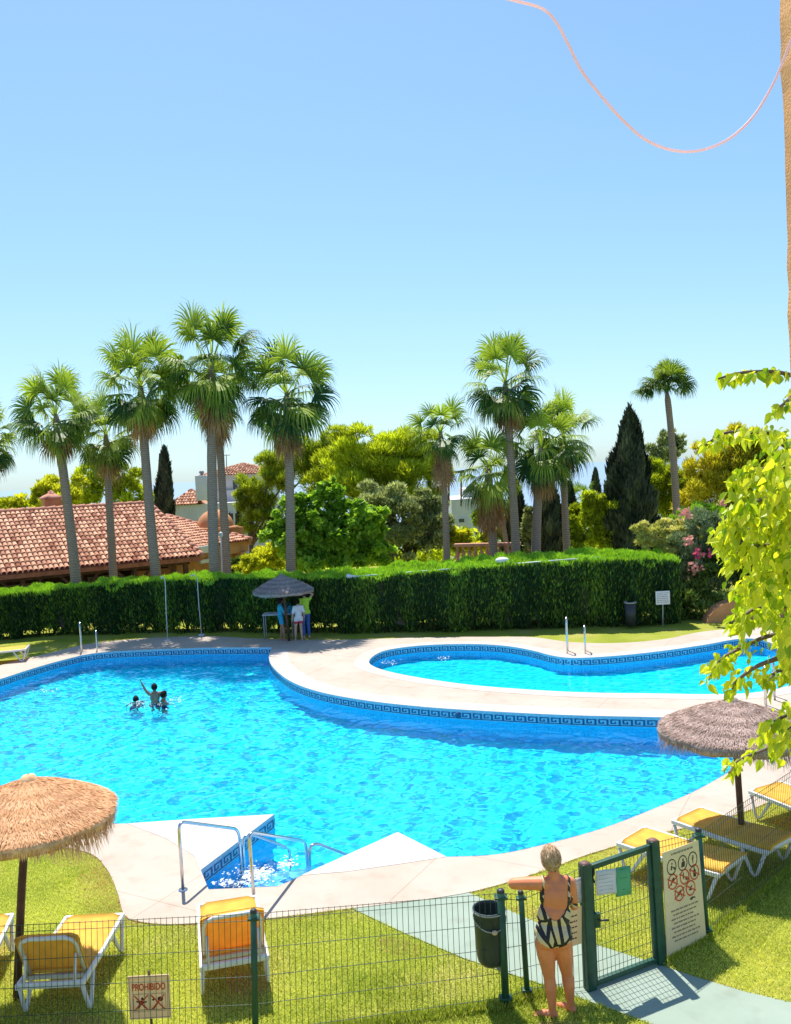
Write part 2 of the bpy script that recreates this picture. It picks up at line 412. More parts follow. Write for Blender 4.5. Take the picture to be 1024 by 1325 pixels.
prR = gp([(578, 1109), (515, 1077), (390, 1133), (450, 1128), (520, 1118)], ZD)
for q in (prL, prR): tag(sheet('pool_coping', [ccw(q)], ZD + .004, m_cope), kind='structure')

# submerged steps inside the recess
A_, A2_, F_, B_, C_ = gp([(260, 1126), (270, 1151), (360, 1147), (355, 1054), (515, 1077)], ZD)
m_step = mat('step_tile', (0.16, 0.55, 0.86), 0.3, var=0.1, scale=12)
st = MB()
for k, (t0, t1, z) in enumerate([(0.0, 0.24, -0.42), (0.24, 0.46, -0.68), (0.46, 0.68, -0.94), (0.68, 0.9, -1.18)]):
    l0, l1 = A2_.lerp(B_, t0), A2_.lerp(B_, t1); r0, r1 = F_.lerp(C_, t0), F_.lerp(C_, t1)
    st.prism([l0, r0, r1, l1], -1.34, z)
so_ = st.build('pool_steps', m_step, B1)

# water: real waves, refraction
WA = []
rw = np.random.default_rng(5)
for lam, amp, cnt in ((1.6, .0034, 5), (0.85, .0017, 8), (0.5, .0013, 12), (0.30, .0011, 16), (0.19, .0007, 16)):
    for _ in range(cnt):
        l = lam * rw.uniform(.75, 1.3); a = math.pi / 2 + rw.normal() * .75; WA.append((2 * math.pi / l * math.cos(a), 2 * math.pi / l * math.sin(a), rw.uniform(0, 6.28), amp * rw.uniform(.6, 1.3)))
def wave(x, y, k=1.0):
    z = np.zeros_like(x)
    for kx, ky, ph, am in WA: z += am * np.sin(kx * x + ky * y + ph + 0.6 * np.sin(0.7 * x + ph) )
    return z * k
m_water = bpy.data.materials.new('pool_water'); m_water.use_nodes = True
_n = m_water.node_tree.nodes; _b = _n['Principled BSDF']
_b.inputs['Base Color'].default_value = (0.80, 0.97, 1.0, 1); _b.inputs['Transmission Weight'].default_value = 1.0; _b.inputs['Roughness'].default_value = 0.0; _b.inputs['IOR'].default_value = 1.33
_wt = m_water.node_tree; _tc = _wt.nodes.new('ShaderNodeTexCoord'); _nz = _wt.nodes.new('ShaderNodeTexNoise'); _nz.inputs['Scale'].default_value = 16; _nz.inputs['Detail'].default_value = 2
_mp = _wt.nodes.new('ShaderNodeMapping'); _mp.inputs['Scale'].default_value = (.6, 1, 1); _wt.links.new(_tc.outputs['Object'], _mp.inputs['Vector']); _wt.links.new(_mp.outputs[0], _nz.inputs['Vector'])
_bp = _wt.nodes.new('ShaderNodeBump'); _bp.inputs['Strength'].default_value = .35; _bp.inputs['Distance'].default_value = .006; _wt.links.new(_nz.outputs['Fac'], _bp.inputs['Height']); _wt.links.new(_bp.outputs[0], _b.inputs['Normal'])
def water(loop, name, step, k, ax=1.0):
    xs_ = [p.x for p in loop]; ys_ = [p.y for p in loop]
    x = np.arange(max(min(xs_), -13.5) - step, min(max(xs_), 13.5) + step, step); y = np.arange(min(ys_) - step, max(ys_) + step, step)
    X, Y = np.meshgrid(x, y); ins = inside(X, Y, loop)
    ok = ins[:-1, :-1] | ins[1:, :-1] | ins[:-1, 1:] | ins[1:, 1:]
    Z = ZW + wave(X, Y, k)
    idx = np.arange(X.size).reshape(X.shape)
    Fq = np.stack([idx[:-1, :-1], idx[:-1, 1:], idx[1:, 1:], idx[1:, :-1]], -1)[ok]
    used = np.unique(Fq); remap = np.zeros(X.size, np.int64); remap[used] = np.arange(len(used))
    V = np.stack([X.ravel(), Y.ravel(), Z.ravel()], 1)[used]
    o = link_mesh(name, np_mesh(name, V, remap[Fq], smooth=True), m_water); tag(o, kind='structure')
    try: o.cycles.is_caustics_caster = True
    except Exception as e: print('caster', e)
    return o
W1 = water(POOL, 'pool_water', 0.036, 1.0); W2 = water(SMALL, 'small_pool_water', 0.06, 0.8)
for b_ in (B1, B2):
    for o in [b_] + list(b_.children):
        try: o.cycles.is_caustics_receiver = True
        except Exception as e: print('recv', e)

mb = MB(); _p = G(600, 917.5, ZD); mb.box((_p.x, _p.y - .02, -.105), (.34, .05, .11), bev=.008); mb.build('skimmer', m_key, B1)
# sea
m_sea = bpy.data.materials.new('sea_water'); m_sea.use_nodes = True
_n = m_sea.node_tree.nodes; _L = m_sea.node_tree.links; _b = _n['Principled BSDF']; _b.inputs['Base Color'].default_value = (0.20, 0.29, 0.37, 1); _b.inputs['Roughness'].default_value = 0.4  # sea haze is put into this paler, greyer base colour
_t = _n.new('ShaderNodeTexCoord'); _z = _n.new('ShaderNodeTexNoise'); _z.inputs['Scale'].default_value = 0.05; _z.inputs['Detail'].default_value = 8; _L.new(_t.outputs['Object'], _z.inputs['Vector'])
_p = _n.new('ShaderNodeBump'); _p.inputs['Strength'].default_value = 0.6; _p.inputs['Distance'].default_value = 4; _L.new(_z.outputs['Fac'], _p.inputs['Height']); _L.new(_p.outputs[0], _b.inputs['Normal'])
mb = MB(); mb.quad((-40000, 330, -35), (40000, 330, -35), (40000, 40000, -35), (-40000, 40000, -35)); tag(mb.build('sea', m_sea), kind='structure')
# ------------------------------------------------------------------ plants
def leaf_mesh(name, C, D, N, l, w, rnd, fold=0.0):
    """Rhombus leaves: centre C, long axis D, rough normal N."""
    S = np.cross(D, N); S /= np.linalg.norm(S, axis=1, keepdims=True) + 1e-9
    l = np.broadcast_to(np.asarray(l, float).reshape(-1, 1), (len(C), 1)); w = np.broadcast_to(np.asarray(w, float).reshape(-1, 1), (len(C), 1))
    a = C - D * l * .5; b = C + S * w * .5 - D * l * .06; c = C + D * l * .5; d = C - S * w * .5 - D * l * .06
    V = np.stack([a, b, c, d], 1).reshape(-1, 3)
    Fq = np.arange(len(C) * 4).reshape(-1, 4)
    return np_mesh(name, V, Fq, rnd)
def unit(n, rng):
    v = rng.normal(size=(n, 3)); return v / np.linalg.norm(v, axis=1, keepdims=True)
def foliage(blobs, n, l, w, rng, up=0.3, out=0.6, shell=0.55, minz=None, flat=0.0, topb=.6):
    """blobs (c, r3); leaves spread through the outer shell of every blob; returns C, D, N, rnd"""
    cs = np.array([b[0] for b in blobs], float); rs = np.array([b[1] for b in blobs], float)
    area = rs[:, 0] * rs[:, 2]; pr = area / area.sum()
    k = rng.choice(len(blobs), n, p=pr); dirs = unit(n, rng); fl = rng.random(n) < topb; dirs[:, 2] = np.where(fl, np.abs(dirs[:, 2]), dirs[:, 2])
    rad = shell + (1.06 - shell) * rng.random(n) ** 0.6
    C = cs[k] + dirs * rs[k] * rad[:, None]
    C += rng.normal(size=C.shape) * (rs[k].mean(1) * .05)[:, None]
    D = dirs * out + unit(n, rng) * (1 - out) + np.array([0, 0, up]); D /= np.linalg.norm(D, axis=1, keepdims=True)
    N = unit(n, rng); N[:, 2] = np.abs(N[:, 2]) + flat; N /= np.linalg.norm(N, axis=1, keepdims=True)
    br = rng.random(len(blobs))
    rnd = np.clip(0.55 * rng.random(n) + 0.45 * br[k], 0, 1)
    if minz is not None:
        ok = C[:, 2] > minz; C, D, N, rnd = C[ok], D[ok], N[ok], rnd[ok]
    return C, D, N, rnd
def sub_blobs(blobs, k, f, rng, keep=0.62):
    out = [(b[0], (b[1][0] * keep, b[1][1] * keep, b[1][2] * keep)) for b in blobs]
    for c, r in blobs:
        for d in unit(k, rng):
            if d[2] < -0.75: continue
            s = f * rng.uniform(.55, 1.35); q = rng.uniform(.8, 1.25, 3)
            out.append((np.array(c) + d * np.array(r) * rng.uniform(.62, 1.08), (r[0] * s * q[0], r[1] * s * q[1], min(r[2], r[0]) * s * q[2])))
    return out
def leafmat(name, dark, light, trans=0.35, tcol=(1.0, 1.0, .6), rough=.55, spec=.3):
    """colour from the leaf's own random number, thin leaves let light through"""
    m = bpy.data.materials.new(name); m.use_nodes = True; n = m.node_tree.nodes; L = m.node_tree.links; b = n['Principled BSDF']
    b.inputs['Roughness'].default_value = rough; b.inputs['Specular IOR Level'].default_value = spec
    at = n.new('ShaderNodeAttribute'); at.attribute_name = 'rnd'
    rp = n.new('ShaderNodeValToRGB'); rp.color_ramp.elements[0].color = (*dark, 1); rp.color_ramp.elements[1].color = (*light, 1)
    rp.color_ramp.elements[0].position = .1; rp.color_ramp.elements[1].position = .9
    L.new(at.outputs['Fac'], rp.inputs['Fac']); L.new(rp.outputs[0], b.inputs['Base Color'])
    tr = n.new('ShaderNodeBsdfTranslucent'); mx = n.new('ShaderNodeMix'); mx.data_type = 'RGBA'; mx.blend_type = 'MULTIPLY'; mx.inputs[0].default_value = 1
    L.new(rp.outputs[0], mx.inputs[6]); mx.inputs[7].default_value = (*tcol, 1); L.new(mx.outputs[2], tr.inputs['Color'])
    ms = n.new('ShaderNodeMixShader'); ms.inputs[0].default_value = trans
    L.new(b.outputs[0], ms.inputs[1]); L.new(tr.outputs[0], ms.inputs[2]); L.new(ms.outputs[0], n['Material Output'].inputs['Surface'])
    return m
M_bark = mat('grey_bark', (0.16, 0.125, 0.10), 0.95, var=0.4, scale=3, bump=.6, bscale=14)
M_barkd = mat('dark_bark', (0.07, 0.05, 0.04), 0.95, var=0.4, scale=3)
M_palmtrunk = bpy.data.materials.new('palm_trunk'); M_palmtrunk.use_nodes = True
def _pt():
    n = M_palmtrunk.node_tree.nodes; L = M_palmtrunk.node_tree.links; b = n['Principled BSDF']; b.inputs['Roughness'].default_value = .95; b.inputs['Specular IOR Level'].default_value = .1
    tc = n.new('ShaderNodeTexCoord'); wv = n.new('ShaderNodeTexWave'); wv.bands_direction = 'Z'; wv.inputs['Scale'].default_value = 4.5; wv.inputs['Distortion'].default_value = 5; wv.inputs['Detail'].default_value = 3; wv.inputs['Detail Scale'].default_value = 2
    L.new(tc.outputs['Object'], wv.inputs['Vector']); r = n.new('ShaderNodeValToRGB'); L.new(wv.outputs['Fac'], r.inputs['Fac'])
    r.color_ramp.elements[0].color = (.25, .175, .135, 1); r.color_ramp.elements[1].color = (.40, .295, .235, 1); L.new(r.outputs[0], b.inputs['Base Color'])
    bp = n.new('ShaderNodeBump'); bp.inputs['Strength'].default_value = .4; bp.inputs['Distance'].default_value = .02; L.new(wv.outputs['Fac'], bp.inputs['Height']); L.new(bp.outputs[0], b.inputs['Normal'])
_pt()
M_palm = leafmat('palm_leaf', (.03, .105, .028), (.42, .54, .07), .42, (1, 1, .4), .5, .4)
M_dead = leafmat('dead_palm_leaf', (.24, .12, .06), (.62, .38, .19), .3, (1, .8, .5), .8, .1)
def frond_arrays(base, az, el, L1, R2, rng, droop=.5, nseg=30):
    """one fan leaf: petiole strip + nseg pleated blades with drooping tips"""
    d = np.array([math.cos(az) * math.cos(el), math.sin(az) * math.cos(el), math.sin(el)])
    g = np.array([0, 0, -1.0]); V = []; Fq = []
    s = np.cross(d, [0, 0, 1.0]); s /= np.linalg.norm(s) + 1e-9
    p = np.array(base, float); pts = [p]; dd = d.copy(); k = 5
    for i in range(k):
        dd = dd + g * (0.10 * droop); dd /= np.linalg.norm(dd); p = p + dd * L1 / k; pts.append(p)
    for i, q in enumerate(pts):
        w = .035 - .018 * i / k; V += [q - s * w, q + s * w]
    for i in range(k): Fq.append([2 * i, 2 * i + 1, 2 * i + 3, 2 * i + 2])
    s = np.cross(dd, [0, 0, 1.0]); s /= np.linalg.norm(s) + 1e-9; up = np.cross(s, dd)
    ro = rng.normal() * .55; s, up = s * math.cos(ro) + up * math.sin(ro), up * math.cos(ro) - s * math.sin(ro)
    for j in range(nseg):
        a = (j / (nseg - 1) - .5) * R(215) + rng.normal() * .03
        bd = dd * math.cos(a) + s * math.sin(a) + up * (.18 - .25 * (a * a) / 3.5) + rng.normal(size=3) * .03
        bd /= np.linalg.norm(bd); Ls = R2 * (.72 + .28 * math.cos(a)) * rng.uniform(.9, 1.08)
        side = np.cross(bd, up); side /= np.linalg.norm(side) + 1e-9
        b = len(V); q = pts[-1].copy(); cur = bd
        for i, (t, w) in enumerate(((0, .010), (.30, .027), (.55, .024), (.78, .011), (1.0, .003))):
            if i:
                st = (.30, .26, .22, .26)[i - 1] * Ls
                cur = cur + g * (.05, .18, .85, 1.5)[i - 1] * droop; cur /= np.linalg.norm(cur); q = q + cur * st
            V += [q - side * w * R2, q + side * w * R2]
        for i in range(4): Fq.append([b + 2 * i, b + 2 * i + 1, b + 2 * i + 3, b + 2 * i + 2])
    return V, Fq
PALM_LABEL = {}
def palm(base_px, heart_px, Y, rad_px, n, label, seed, trunk_px=16, skirt=0.6, nskirt=14, group='tall fan palms behind the hedge', up_bias=.55, z0=-1.0, bulge=1.0, extra=None, upright=0.0, yellow=.12):
    if Y < 34: Y += 1.3
    n = int(n * .98)
    if Y < 34.5: heart_px = (heart_px[0], heart_px[1] - 9)
    trunk_px *= .86
    rng = np.random.default_rng(seed); kp = Y / F
    hb = P(*base_px, Y); hh = P(*heart_px, Y); t = (z0 - hb.z) / (hh.z - hb.z); b0 = hb + (hh - hb) * t; b0.y = Y
    root = empty('fan_palm', b0, 0, label, 'palm tree', group)
    off = Vector(b0); r0 = trunk_px * kp / 2
    pts = []; rr = []; N = 22; top = hh - off
    for i in range(N + 1):
        s = i / N; wob = math.sin(s * 3.1) * .10 * math.sin(seed)
        pts.append(Vector((top.x * s + wob, math.sin(s * 2.3 + seed) * .08 * s * (1 - s) * 4, top.z * s)))
        rr.append(r0 * (1.08 - .38 * s ** .7) * (1 + .02 * math.sin(i * 2.6)) * (.5 if i == N else 1))
    mb = MB(); mb.tube(pts, rr, 12); mb.build('trunk', M_palmtrunk, root)
    Rm = rad_px * kp * 1.04; h = np.array(top); V = []; Fq = []; rn = []
    for i in range(n):
        f = (i + .5) / n
        el = R(80) - f ** .9 * R(124 - upright) + rng.normal() * .16
        az = i * 2.39996 + rng.normal() * .2
        L1 = Rm * (.56 if el > .2 else .44) * rng.uniform(.9, 1.12) * (1.12 if el > .9 else 1); R2 = Rm * .62 * rng.uniform(.88, 1.1)
        v, q = frond_arrays(h + np.array([0, 0, -.30 * f * bulge]), az, el, L1, R2, rng, .5 + .75 * f)
        o = len(V); V += v; Fq += [[a + o for a in z] for z in q]
        tone = np.clip(.18 + .55 * (1 - f) + rng.normal() * .25, 0, 1)
        if rng.random() < yellow: tone = 1.0
        rn += list(np.clip(tone + rng.normal(size=len(q)) * .10, 0, 1))
    if extra:
        v, q = frond_arrays(h, extra[0], extra[1], extra[2], extra[3], rng, .55); o = len(V); V += v; Fq += [[a + o for a in z] for z in q]; rn += [.35] * len(q)
    link_mesh('crown', np_mesh('crown', np.array(V), np.array(Fq), np.array(rn)), M_palm, root)
    if nskirt:
        V = []; Fq = []; rn = []
        for i in range(nskirt):
            f = i / nskirt; az = i * 2.39996 + rng.normal() * .3
            v, q = frond_arrays(h + np.array([0, 0, -.25 - skirt * f]), az, R(-52) - .4 * rng.random(), Rm * .34, Rm * .52 * rng.uniform(.8, 1.15), rng, 1.25, 16)
            o = len(V); V += v; Fq += [[a + o for a in z] for z in q]; rn += list(np.clip(rng.random() + rng.normal(size=len(q)) * .15, 0, 1))
        link_mesh('dead_skirt', np_mesh('dead_skirt', np.array(V), np.array(Fq), np.array(rn)), M_dead, root)
    return root
palm((-26, 760), (-14, 575), 29.5, 47, 30, 'fan palm cut off by the left edge of the photo, only its outer leaves showing', 1, 15, .4, 8)
palm((95, 750), (72, 545), 30.5, 58, 38, 'leaning fan palm with a full round crown, furthest left one with its trunk in view', 2, 17, .35, 9)
palm((147, 750), (137, 570), 32.5, 52, 32, 'shorter fan palm half hidden behind two crowns, straight trunk before the tiled roof', 3, 14, .5, 12)
palm((205, 745), (182, 508), 30.2, 66, 44, 'tall fan palm before the right end of the long tiled roof, beside the slim cypress', 4, 17, .6, 14)
palm((281, 742), (274, 480), 29.4, 70, 46, 'tallest fan palm of the left row, thick grey trunk beside the dome', 5, 18, 1.0, 22)
palm((295, 742), (281, 520), 30.4, 50, 14, 'thin fan palm leaning against the thickest trunk, its crown lost in the taller one', 6, 15, .8, 16)
palm((374, 738), (371, 517), 29.6, 66, 42, 'fan palm with a shaggy straw skirt in front of the bright lime green tree', 7, 17, .9, 22)
palm((575, 722), (570, 566), 30.5, 44, 26, 'small fan palm with a brown dead skirt, left of the balustrade', 8, 12, 1.1, 24)
palm((667, 718), (654, 502), 31, 58, 40, 'tallest fan palm of the right clump, slim trunk crossing the balustrade', 9, 15, .6, 20)
palm((641, 720), (632, 613), 31.8, 52, 30, 'short fan palm with a long reddish brown skirt before the pale villa', 10, 16, 1.3, 40)
palm((697, 716), (701, 588), 31.4, 54, 38, 'stocky fan palm with a straw collar in front of the dark cypresses', 11, 17, .6, 24)
palm((736, 714), (729, 568), 32.6, 50, 34, 'fan palm at the right of the clump, half hidden by the stocky one', 12, 13, .5, 12)
palm((655, 710), (643, 625), 36, 36, 12, 'slender bare palm trunk behind the balustrade, its crown hidden by its neighbours', 13, 10, .6, 14)
palm((874, 664), (863, 506), 36, 37, 46, 'lone tall palm with a small tuft crown and one stray leaf sticking out', 14, 13, .1, 0, upright=78, z0=0, bulge=.3, extra=(R(178), R(12), 1.0, .62), yellow=.05)
palm((757, 690), (755, 645), 60, 24, 22, 'tiny far palm left of the big cypress, seen against the sea', 15, 5, .2, 4, z0=-3)

def tree(name, label, cat, Y, main, n, leaf, lm, seed, trunk=None, sub=16, subf=.30, up=.3, out=.6, depth=1.0, z0=0.0, group=None, bark=None, minz=None, shell=.45, flat=.8, jitter=.25):
    """main: crown blobs as (u, v, radius_u, radius_v) on the plan at distance Y; trunk: (u, v_top, width)"""
    if 30.5 < Y < 37: Y += 1.8
    rng = np.random.default_rng(seed); kp = Y / F; bl = []
    for (u, v, ru, rv) in main:
        yy = Y + rng.uniform(-jitter, jitter) * ru * kp * depth
        c = P(u, v, yy); bl.append((np.array(c), (ru * kp, ru * kp * depth, rv * kp)))
    u0 = trunk[0] if trunk else main[0][0]
    b0 = P(u0, 700, Y); b0.z = z0
    root = empty(name, b0, 0, label, cat, group); off = np.array(b0)
    bl = [(c - off, r) for c, r in bl]
    sb = sub_blobs(bl, sub, subf, rng)
    C, D, N, rnd = foliage(sb, n, 0, 0, rng, up, out, shell, minz, flat)
    lw = rng.uniform(.7, 1.3, len(C))
    link_mesh('crown', leaf_mesh('crown', C, D, N, leaf[0] * lw, leaf[1] * lw, rnd), lm, root)
    if trunk:
        mb = MB(); tz = P(trunk[0], trunk[1], Y).z - z0; r = trunk[2] * kp / 2
        mb.tube([(0, 0, 0), (r * .4, 0, tz * .35), (-r * .3, 0, tz * .7), (0, 0, tz)], [r * 1.3, r, r * .85, r * .6], 9)
        for c, rr in bl[:6]:
            mb.tube([(0, 0, tz * .6), tuple((np.array([0, 0, tz * .75]) + c) / 2), tuple(c)], [r * .6, r * .4, r * .15], 6)
        mb.build('trunk', bark or M_bark, root)
    return root
L_pine = leafmat('pine_needles', (.19, .25, .018), (.82, .90, .07), .52, (1, 1, .35))
L_pined = leafmat('dark_pine_needles', (.12, .18, .02), (.60, .70, .06), .5, (1, 1, .45))
L_lime = leafmat('bright_leaf', (.11, .27, .02), (.52, .76, .08), .5, (1, 1, .45))
L_olive = leafmat('olive_leaf', (.10, .15, .05), (.66, .70, .32), .36, (1, 1, .7))
L_cyp = leafmat('cypress_leaf', (.022, .036, .024), (.15, .18, .11), .15, (1, 1, .7), .8, .1)
L_yel = leafmat('yellow_green_leaf', (.32, .38, .02), (.92, .88, .07), .52, (1, 1, .45))
L_gold = leafmat('gold_variegated_leaf', (.42, .45, .10), (.95, .86, .36), .42, (1, 1, .6))
L_olea = leafmat('oleander_leaf', (.06, .11, .05), (.34, .42, .22), .3, (1, 1, .7))
L_bush = leafmat('bush_leaf', (.045, .10, .022), (.26, .36, .07), .34, (1, 1, .6))
L_ochre = leafmat('ochre_pine_needles', (.26, .25, .02), (.88, .80, .07), .5, (1, .95, .35))
# far wooded slope, left
tree('garden_tree', 'yellow green tree behind the roof, left of the ridge chimney', 'tree', 52, [(35, 655, 40, 14), (85, 640, 36, 24), (0, 660, 40, 12), (60, 648, 24, 20)], 9000, (.34, .12), L_yel, 21, depth=.7, z0=-2)
tree('garden_tree', 'feathery dark and light tree behind the roof between two palm trunks', 'tree', 54, [(130, 625, 30, 32), (165, 635, 28, 34), (190, 648, 16, 22), (115, 650, 24, 20)], 9000, (.30, .12), L_pine, 22, depth=.7, z0=-2)
def cypress(label, u, vt, vb, wpx, Y, seed, n=9000, z0=-2., lean=0, group='dark cypresses'):
    rng = np.random.default_rng(seed); kp = Y / F
    t = P(u + lean, vt, Y); b = P(u, vb, Y); root = empty('cypress', (b.x, Y, b.z), 0, label, 'cypress', group)
    H = t.z - b.z; r = wpx * kp / 2
    s = rng.random(n) ** 0.85
    ph = rng.uniform(0, 6.28, n); prof = np.minimum(1, (s * 7 + .55)) * np.clip((1 - s) * 1.75, 0, 1) ** .66
    lump = 1 + .12 * np.sin(7 * ph + 31 * s) * np.sin(29 * s) + .16 * np.sin(3 * ph + 9 * s + seed) + .13 * np.sin(5 * ph - 17 * s) + .08 * np.sin(23 * s + 2 * ph)
    rad = r * prof * lump * (0.72 + .30 * rng.random(n))
    C = np.stack([rad * np.cos(ph) + (t.x - b.x) * s, rad * np.sin(ph), H * s * (1 + .02 * rng.normal(size=n))], 1)
    D = np.stack([np.cos(ph) * .35, np.sin(ph) * .35, np.ones(n)], 1) + .28 * unit(n, rng); D /= np.linalg.norm(D, axis=1, keepdims=True)
    N = np.stack([np.cos(ph), np.sin(ph), np.zeros(n)], 1) + .5 * unit(n, rng)
    lw = rng.uniform(.7, 1.35, n)
    link_mesh('crown', leaf_mesh('crown', C, D, N, .42 * lw, .13 * lw, np.clip(.5 * rng.random(n) + .5 * (lump - .75), 0, 1)), L_cyp, root)
    mb = MB(); prof2 = [(max(.04, r * .66 * min(1, q * 7 + .55) * min(1, max(0, (1 - q) * 1.75)) ** .66 if q < 1 else .01), H * q * .97) for q in [i / 14 for i in range(15)]]
    mb.lathe(prof2, 12); mb.build('dark_core', M_barkd, root)  # solid dark core inside the leaves
    mb = MB(); mb.tube([(0, 0, -3), (0, 0, H * .3)], .16, 8); mb.build('trunk', M_barkd, root)
    return root
cypress('slim dark cypress behind the roof, right of the feathery tree', 213, 583, 690, 21, 46, 31)
cypress('tall broad dark cypress standing alone right of the palms', 815, 537, 725, 60, 38, 32, 22000)
cypress('broad cypress behind the stocky palm', 712, 632, 725, 42, 37, 33, 9000)
cypress('narrow cypress behind the tallest right palm', 668, 630, 725, 32, 38, 34, 7000)
cypress('cypress between the two palms at the right of the clump', 737, 628, 715, 24, 40, 35, 5000)
cypress('small far cypress on the skyline left of the big one', 771, 608, 660, 13, 75, 36, 3500)
cypress('little dark cypress before the white villa wall', 309, 662, 730, 8, 47, 37, 2500)
# middle group
tree('pine_tree', 'rounded pine with dark trunks beside the white villa', 'pine', 44, [(330, 640, 26, 32), (318, 660, 18, 26), (352, 615, 28, 26), (340, 672, 26, 26), (385, 600, 44, 34), (420, 590, 34, 30)], 26000, (.34, .05), L_pined, 41, trunk=(325, 660, 7), z0=-1, depth=.8)
tree('pine_tree', 'big yellow green stone pine rising behind the bright green tree', 'pine', 42, [(470, 600, 56, 42), (520, 590, 46, 38), (440, 620, 40, 34), (545, 620, 34, 46), (500, 640, 60, 40), (460, 560, 30, 12)], 42000, (.36, .05), L_pine, 42, trunk=(505, 680, 9), z0=-1, depth=.8, bark=M_barkd)
tree('olive_tree', 'grey green olive like tree right of the bright green one', 'tree', 36, [(520, 665, 46, 40), (500, 650, 36, 26), (550, 690, 30, 40), (555, 655, 26, 26), (510, 705, 40, 30)], 30000, (.22, .08), L_olive, 43, trunk=(530, 700, 8), z0=-.5, depth=.8, bark=M_barkd)
tree('leafy_tree', 'bright lime green broad leaved tree behind the hedge', 'tree', 32, [(400, 675, 36, 32), (378, 705, 38, 30), (430, 690, 38, 36), (425, 645, 18, 26), (470, 680, 34, 36), (480, 715, 30, 24), (362, 690, 22, 26), (410, 720, 40, 22), (445, 715, 40, 26)], 24000, (.24, .17), L_lime, 44, trunk=(432, 690, 9), z0=-.5, depth=.8, sub=22, subf=.26, flat=.9, up=-.1, out=.5, shell=.2)
tree('shrub', 'low yellow green shrub between the thin palm and the bright tree', 'shrub', 33, [(345, 722, 26, 18), (325, 733, 20, 12)], 5000, (.22, .1), L_yel, 45, z0=-.5)
tree('shrub', 'dark green shrub behind the hedge at the corner of the orange annex', 'shrub', 34, [(312, 735, 16, 14), (330, 742, 16, 9)], 4000, (.2, .1), L_bush, 46, z0=-.5)
tree('shrub', 'pale green shrub below the villa, left of the balustrade', 'shrub', 36, [(598, 702, 20, 14), (588, 695, 12, 14), (625, 704, 18, 10)], 6000, (.22, .1), L_yel, 47, z0=-.5)
tree('shrub', 'small bright leafy bush in front of the pale villa wall', 'shrub', 38, [(625, 672, 14, 12), (640, 690, 12, 10)], 3500, (.24, .12), L_lime, 48, z0=-.5)
tree('shrub', 'olive green bush at the foot of the stocky palm', 'shrub', 35, [(684, 690, 14, 34), (690, 712, 16, 14)], 5000, (.22, .08), L_olive, 49, z0=-.5)
# right group
tree('shrub', 'rounded bright green bush left of the big cypress', 'shrub', 36, [(765, 680, 28, 34), (745, 700, 20, 20), (785, 690, 24, 34), (770, 650, 14, 14)], 16000, (.24, .09), L_pine, 51, z0=-.5, depth=.8)
tree('eucalyptus_tree', 'grey far tree with loose crown behind the lone palm', 'tree', 70, [(863, 572, 12, 16), (878, 575, 10, 14), (847, 588, 10, 12), (866, 590, 22, 14)], 3200, (.5, .16), L_olive, 52, trunk=(863, 575, 3), z0=-3, depth=.8, bark=M_barkd, shell=.2)
tree('pine_tree', 'golden green pine behind the trunk of the lone palm', 'pine', 44, [(865, 620, 30, 26), (845, 640, 26, 32), (888, 630, 26, 30), (870, 655, 40, 26)], 22000, (.34, .06), L_pine, 53, z0=-1, depth=.8, trunk=(868, 660, 7), bark=M_barkd)
tree('pine_tree', 'ochre tinted pine with a flat top behind the oleander', 'pine', 41, [(925, 605, 34, 34), (955, 590, 34, 30), (915, 640, 36, 34), (960, 640, 40, 40), (1000, 610, 40, 40), (945, 665, 40, 24), (1010, 670, 40, 40)], 38000, (.34, .06), L_ochre, 54, z0=-1, depth=.8, trunk=(935, 650, 8), bark=M_barkd)
tree('young_tree', 'fresh green sapling crown just above the oleander', 'tree', 31, [(905, 668, 22, 16), (888, 672, 16, 12), (925, 680, 22, 16)], 6000, (.2, .07), L_lime, 55, z0=0, up=.8)
tree('shrub', 'golden variegated shrub over the right end of the hedge', 'shrub', 29.2, [(852, 690, 28, 18), (875, 700, 28, 22), (842, 700, 18, 12), (895, 690, 20, 22), (880, 720, 30, 16)], 16000, (.14, .06), L_gold, 56, z0=0, depth=.7)
tree('oleander', 'tall oleander with small pink flowers at the right end of the hedge', 'shrub', 28.4, [(915, 678, 30, 24), (938, 690, 28, 26), (905, 715, 34, 28), (940, 715, 30, 26), (930, 745, 36, 30), (895, 750, 30, 26)], 20000, (.17, .035), L_olea, 57, z0=0, depth=.8, up=.4)
tree('shrub', 'large dark green bush filling the corner behind the sign post', 'shrub', 28.0, [(900, 770, 34, 34), (880, 790, 26, 24), (935, 745, 36, 26), (865, 775, 24, 32), (950, 735, 30, 26), (990, 745, 50, 40), (1030, 760, 50, 50)], 22000, (.16, .06), L_bush, 58, z0=0, depth=.7)
# pink blossoms belong to the oleander
M_flower = mat('pink_blossom', (.75, .10, .22), .6, var=.3, scale=8, trans=.3)
M_flowerp = mat('pale_blossom', (.75, .35, .28), .6, var=.3, scale=8, trans=.3)
ol = [o for o in COL.objects if o.get('label', '').startswith('tall oleander')][0]
rng = np.random.default_rng(77)
for (u, v, r, m_, n_) in ((905, 716, 7, M_flower, 28), (920, 717, 4, M_flower, 16), (886, 664, 7, M_flowerp, 50), (892, 700, 6, M_flowerp, 40), (935, 650, 5, M_flowerp, 25), (898, 735, 9, M_flowerp, 50)):
    c = np.array(P(u, v, 27.7) - ol.location); C = c + rng.normal(size=(n_, 3)) * r * 27.7 / F * .5
    link_mesh('blossoms', leaf_mesh('blossoms', C, unit(n_, rng), unit(n_, rng), .12, .11, rng.random(n_)), m_, ol)

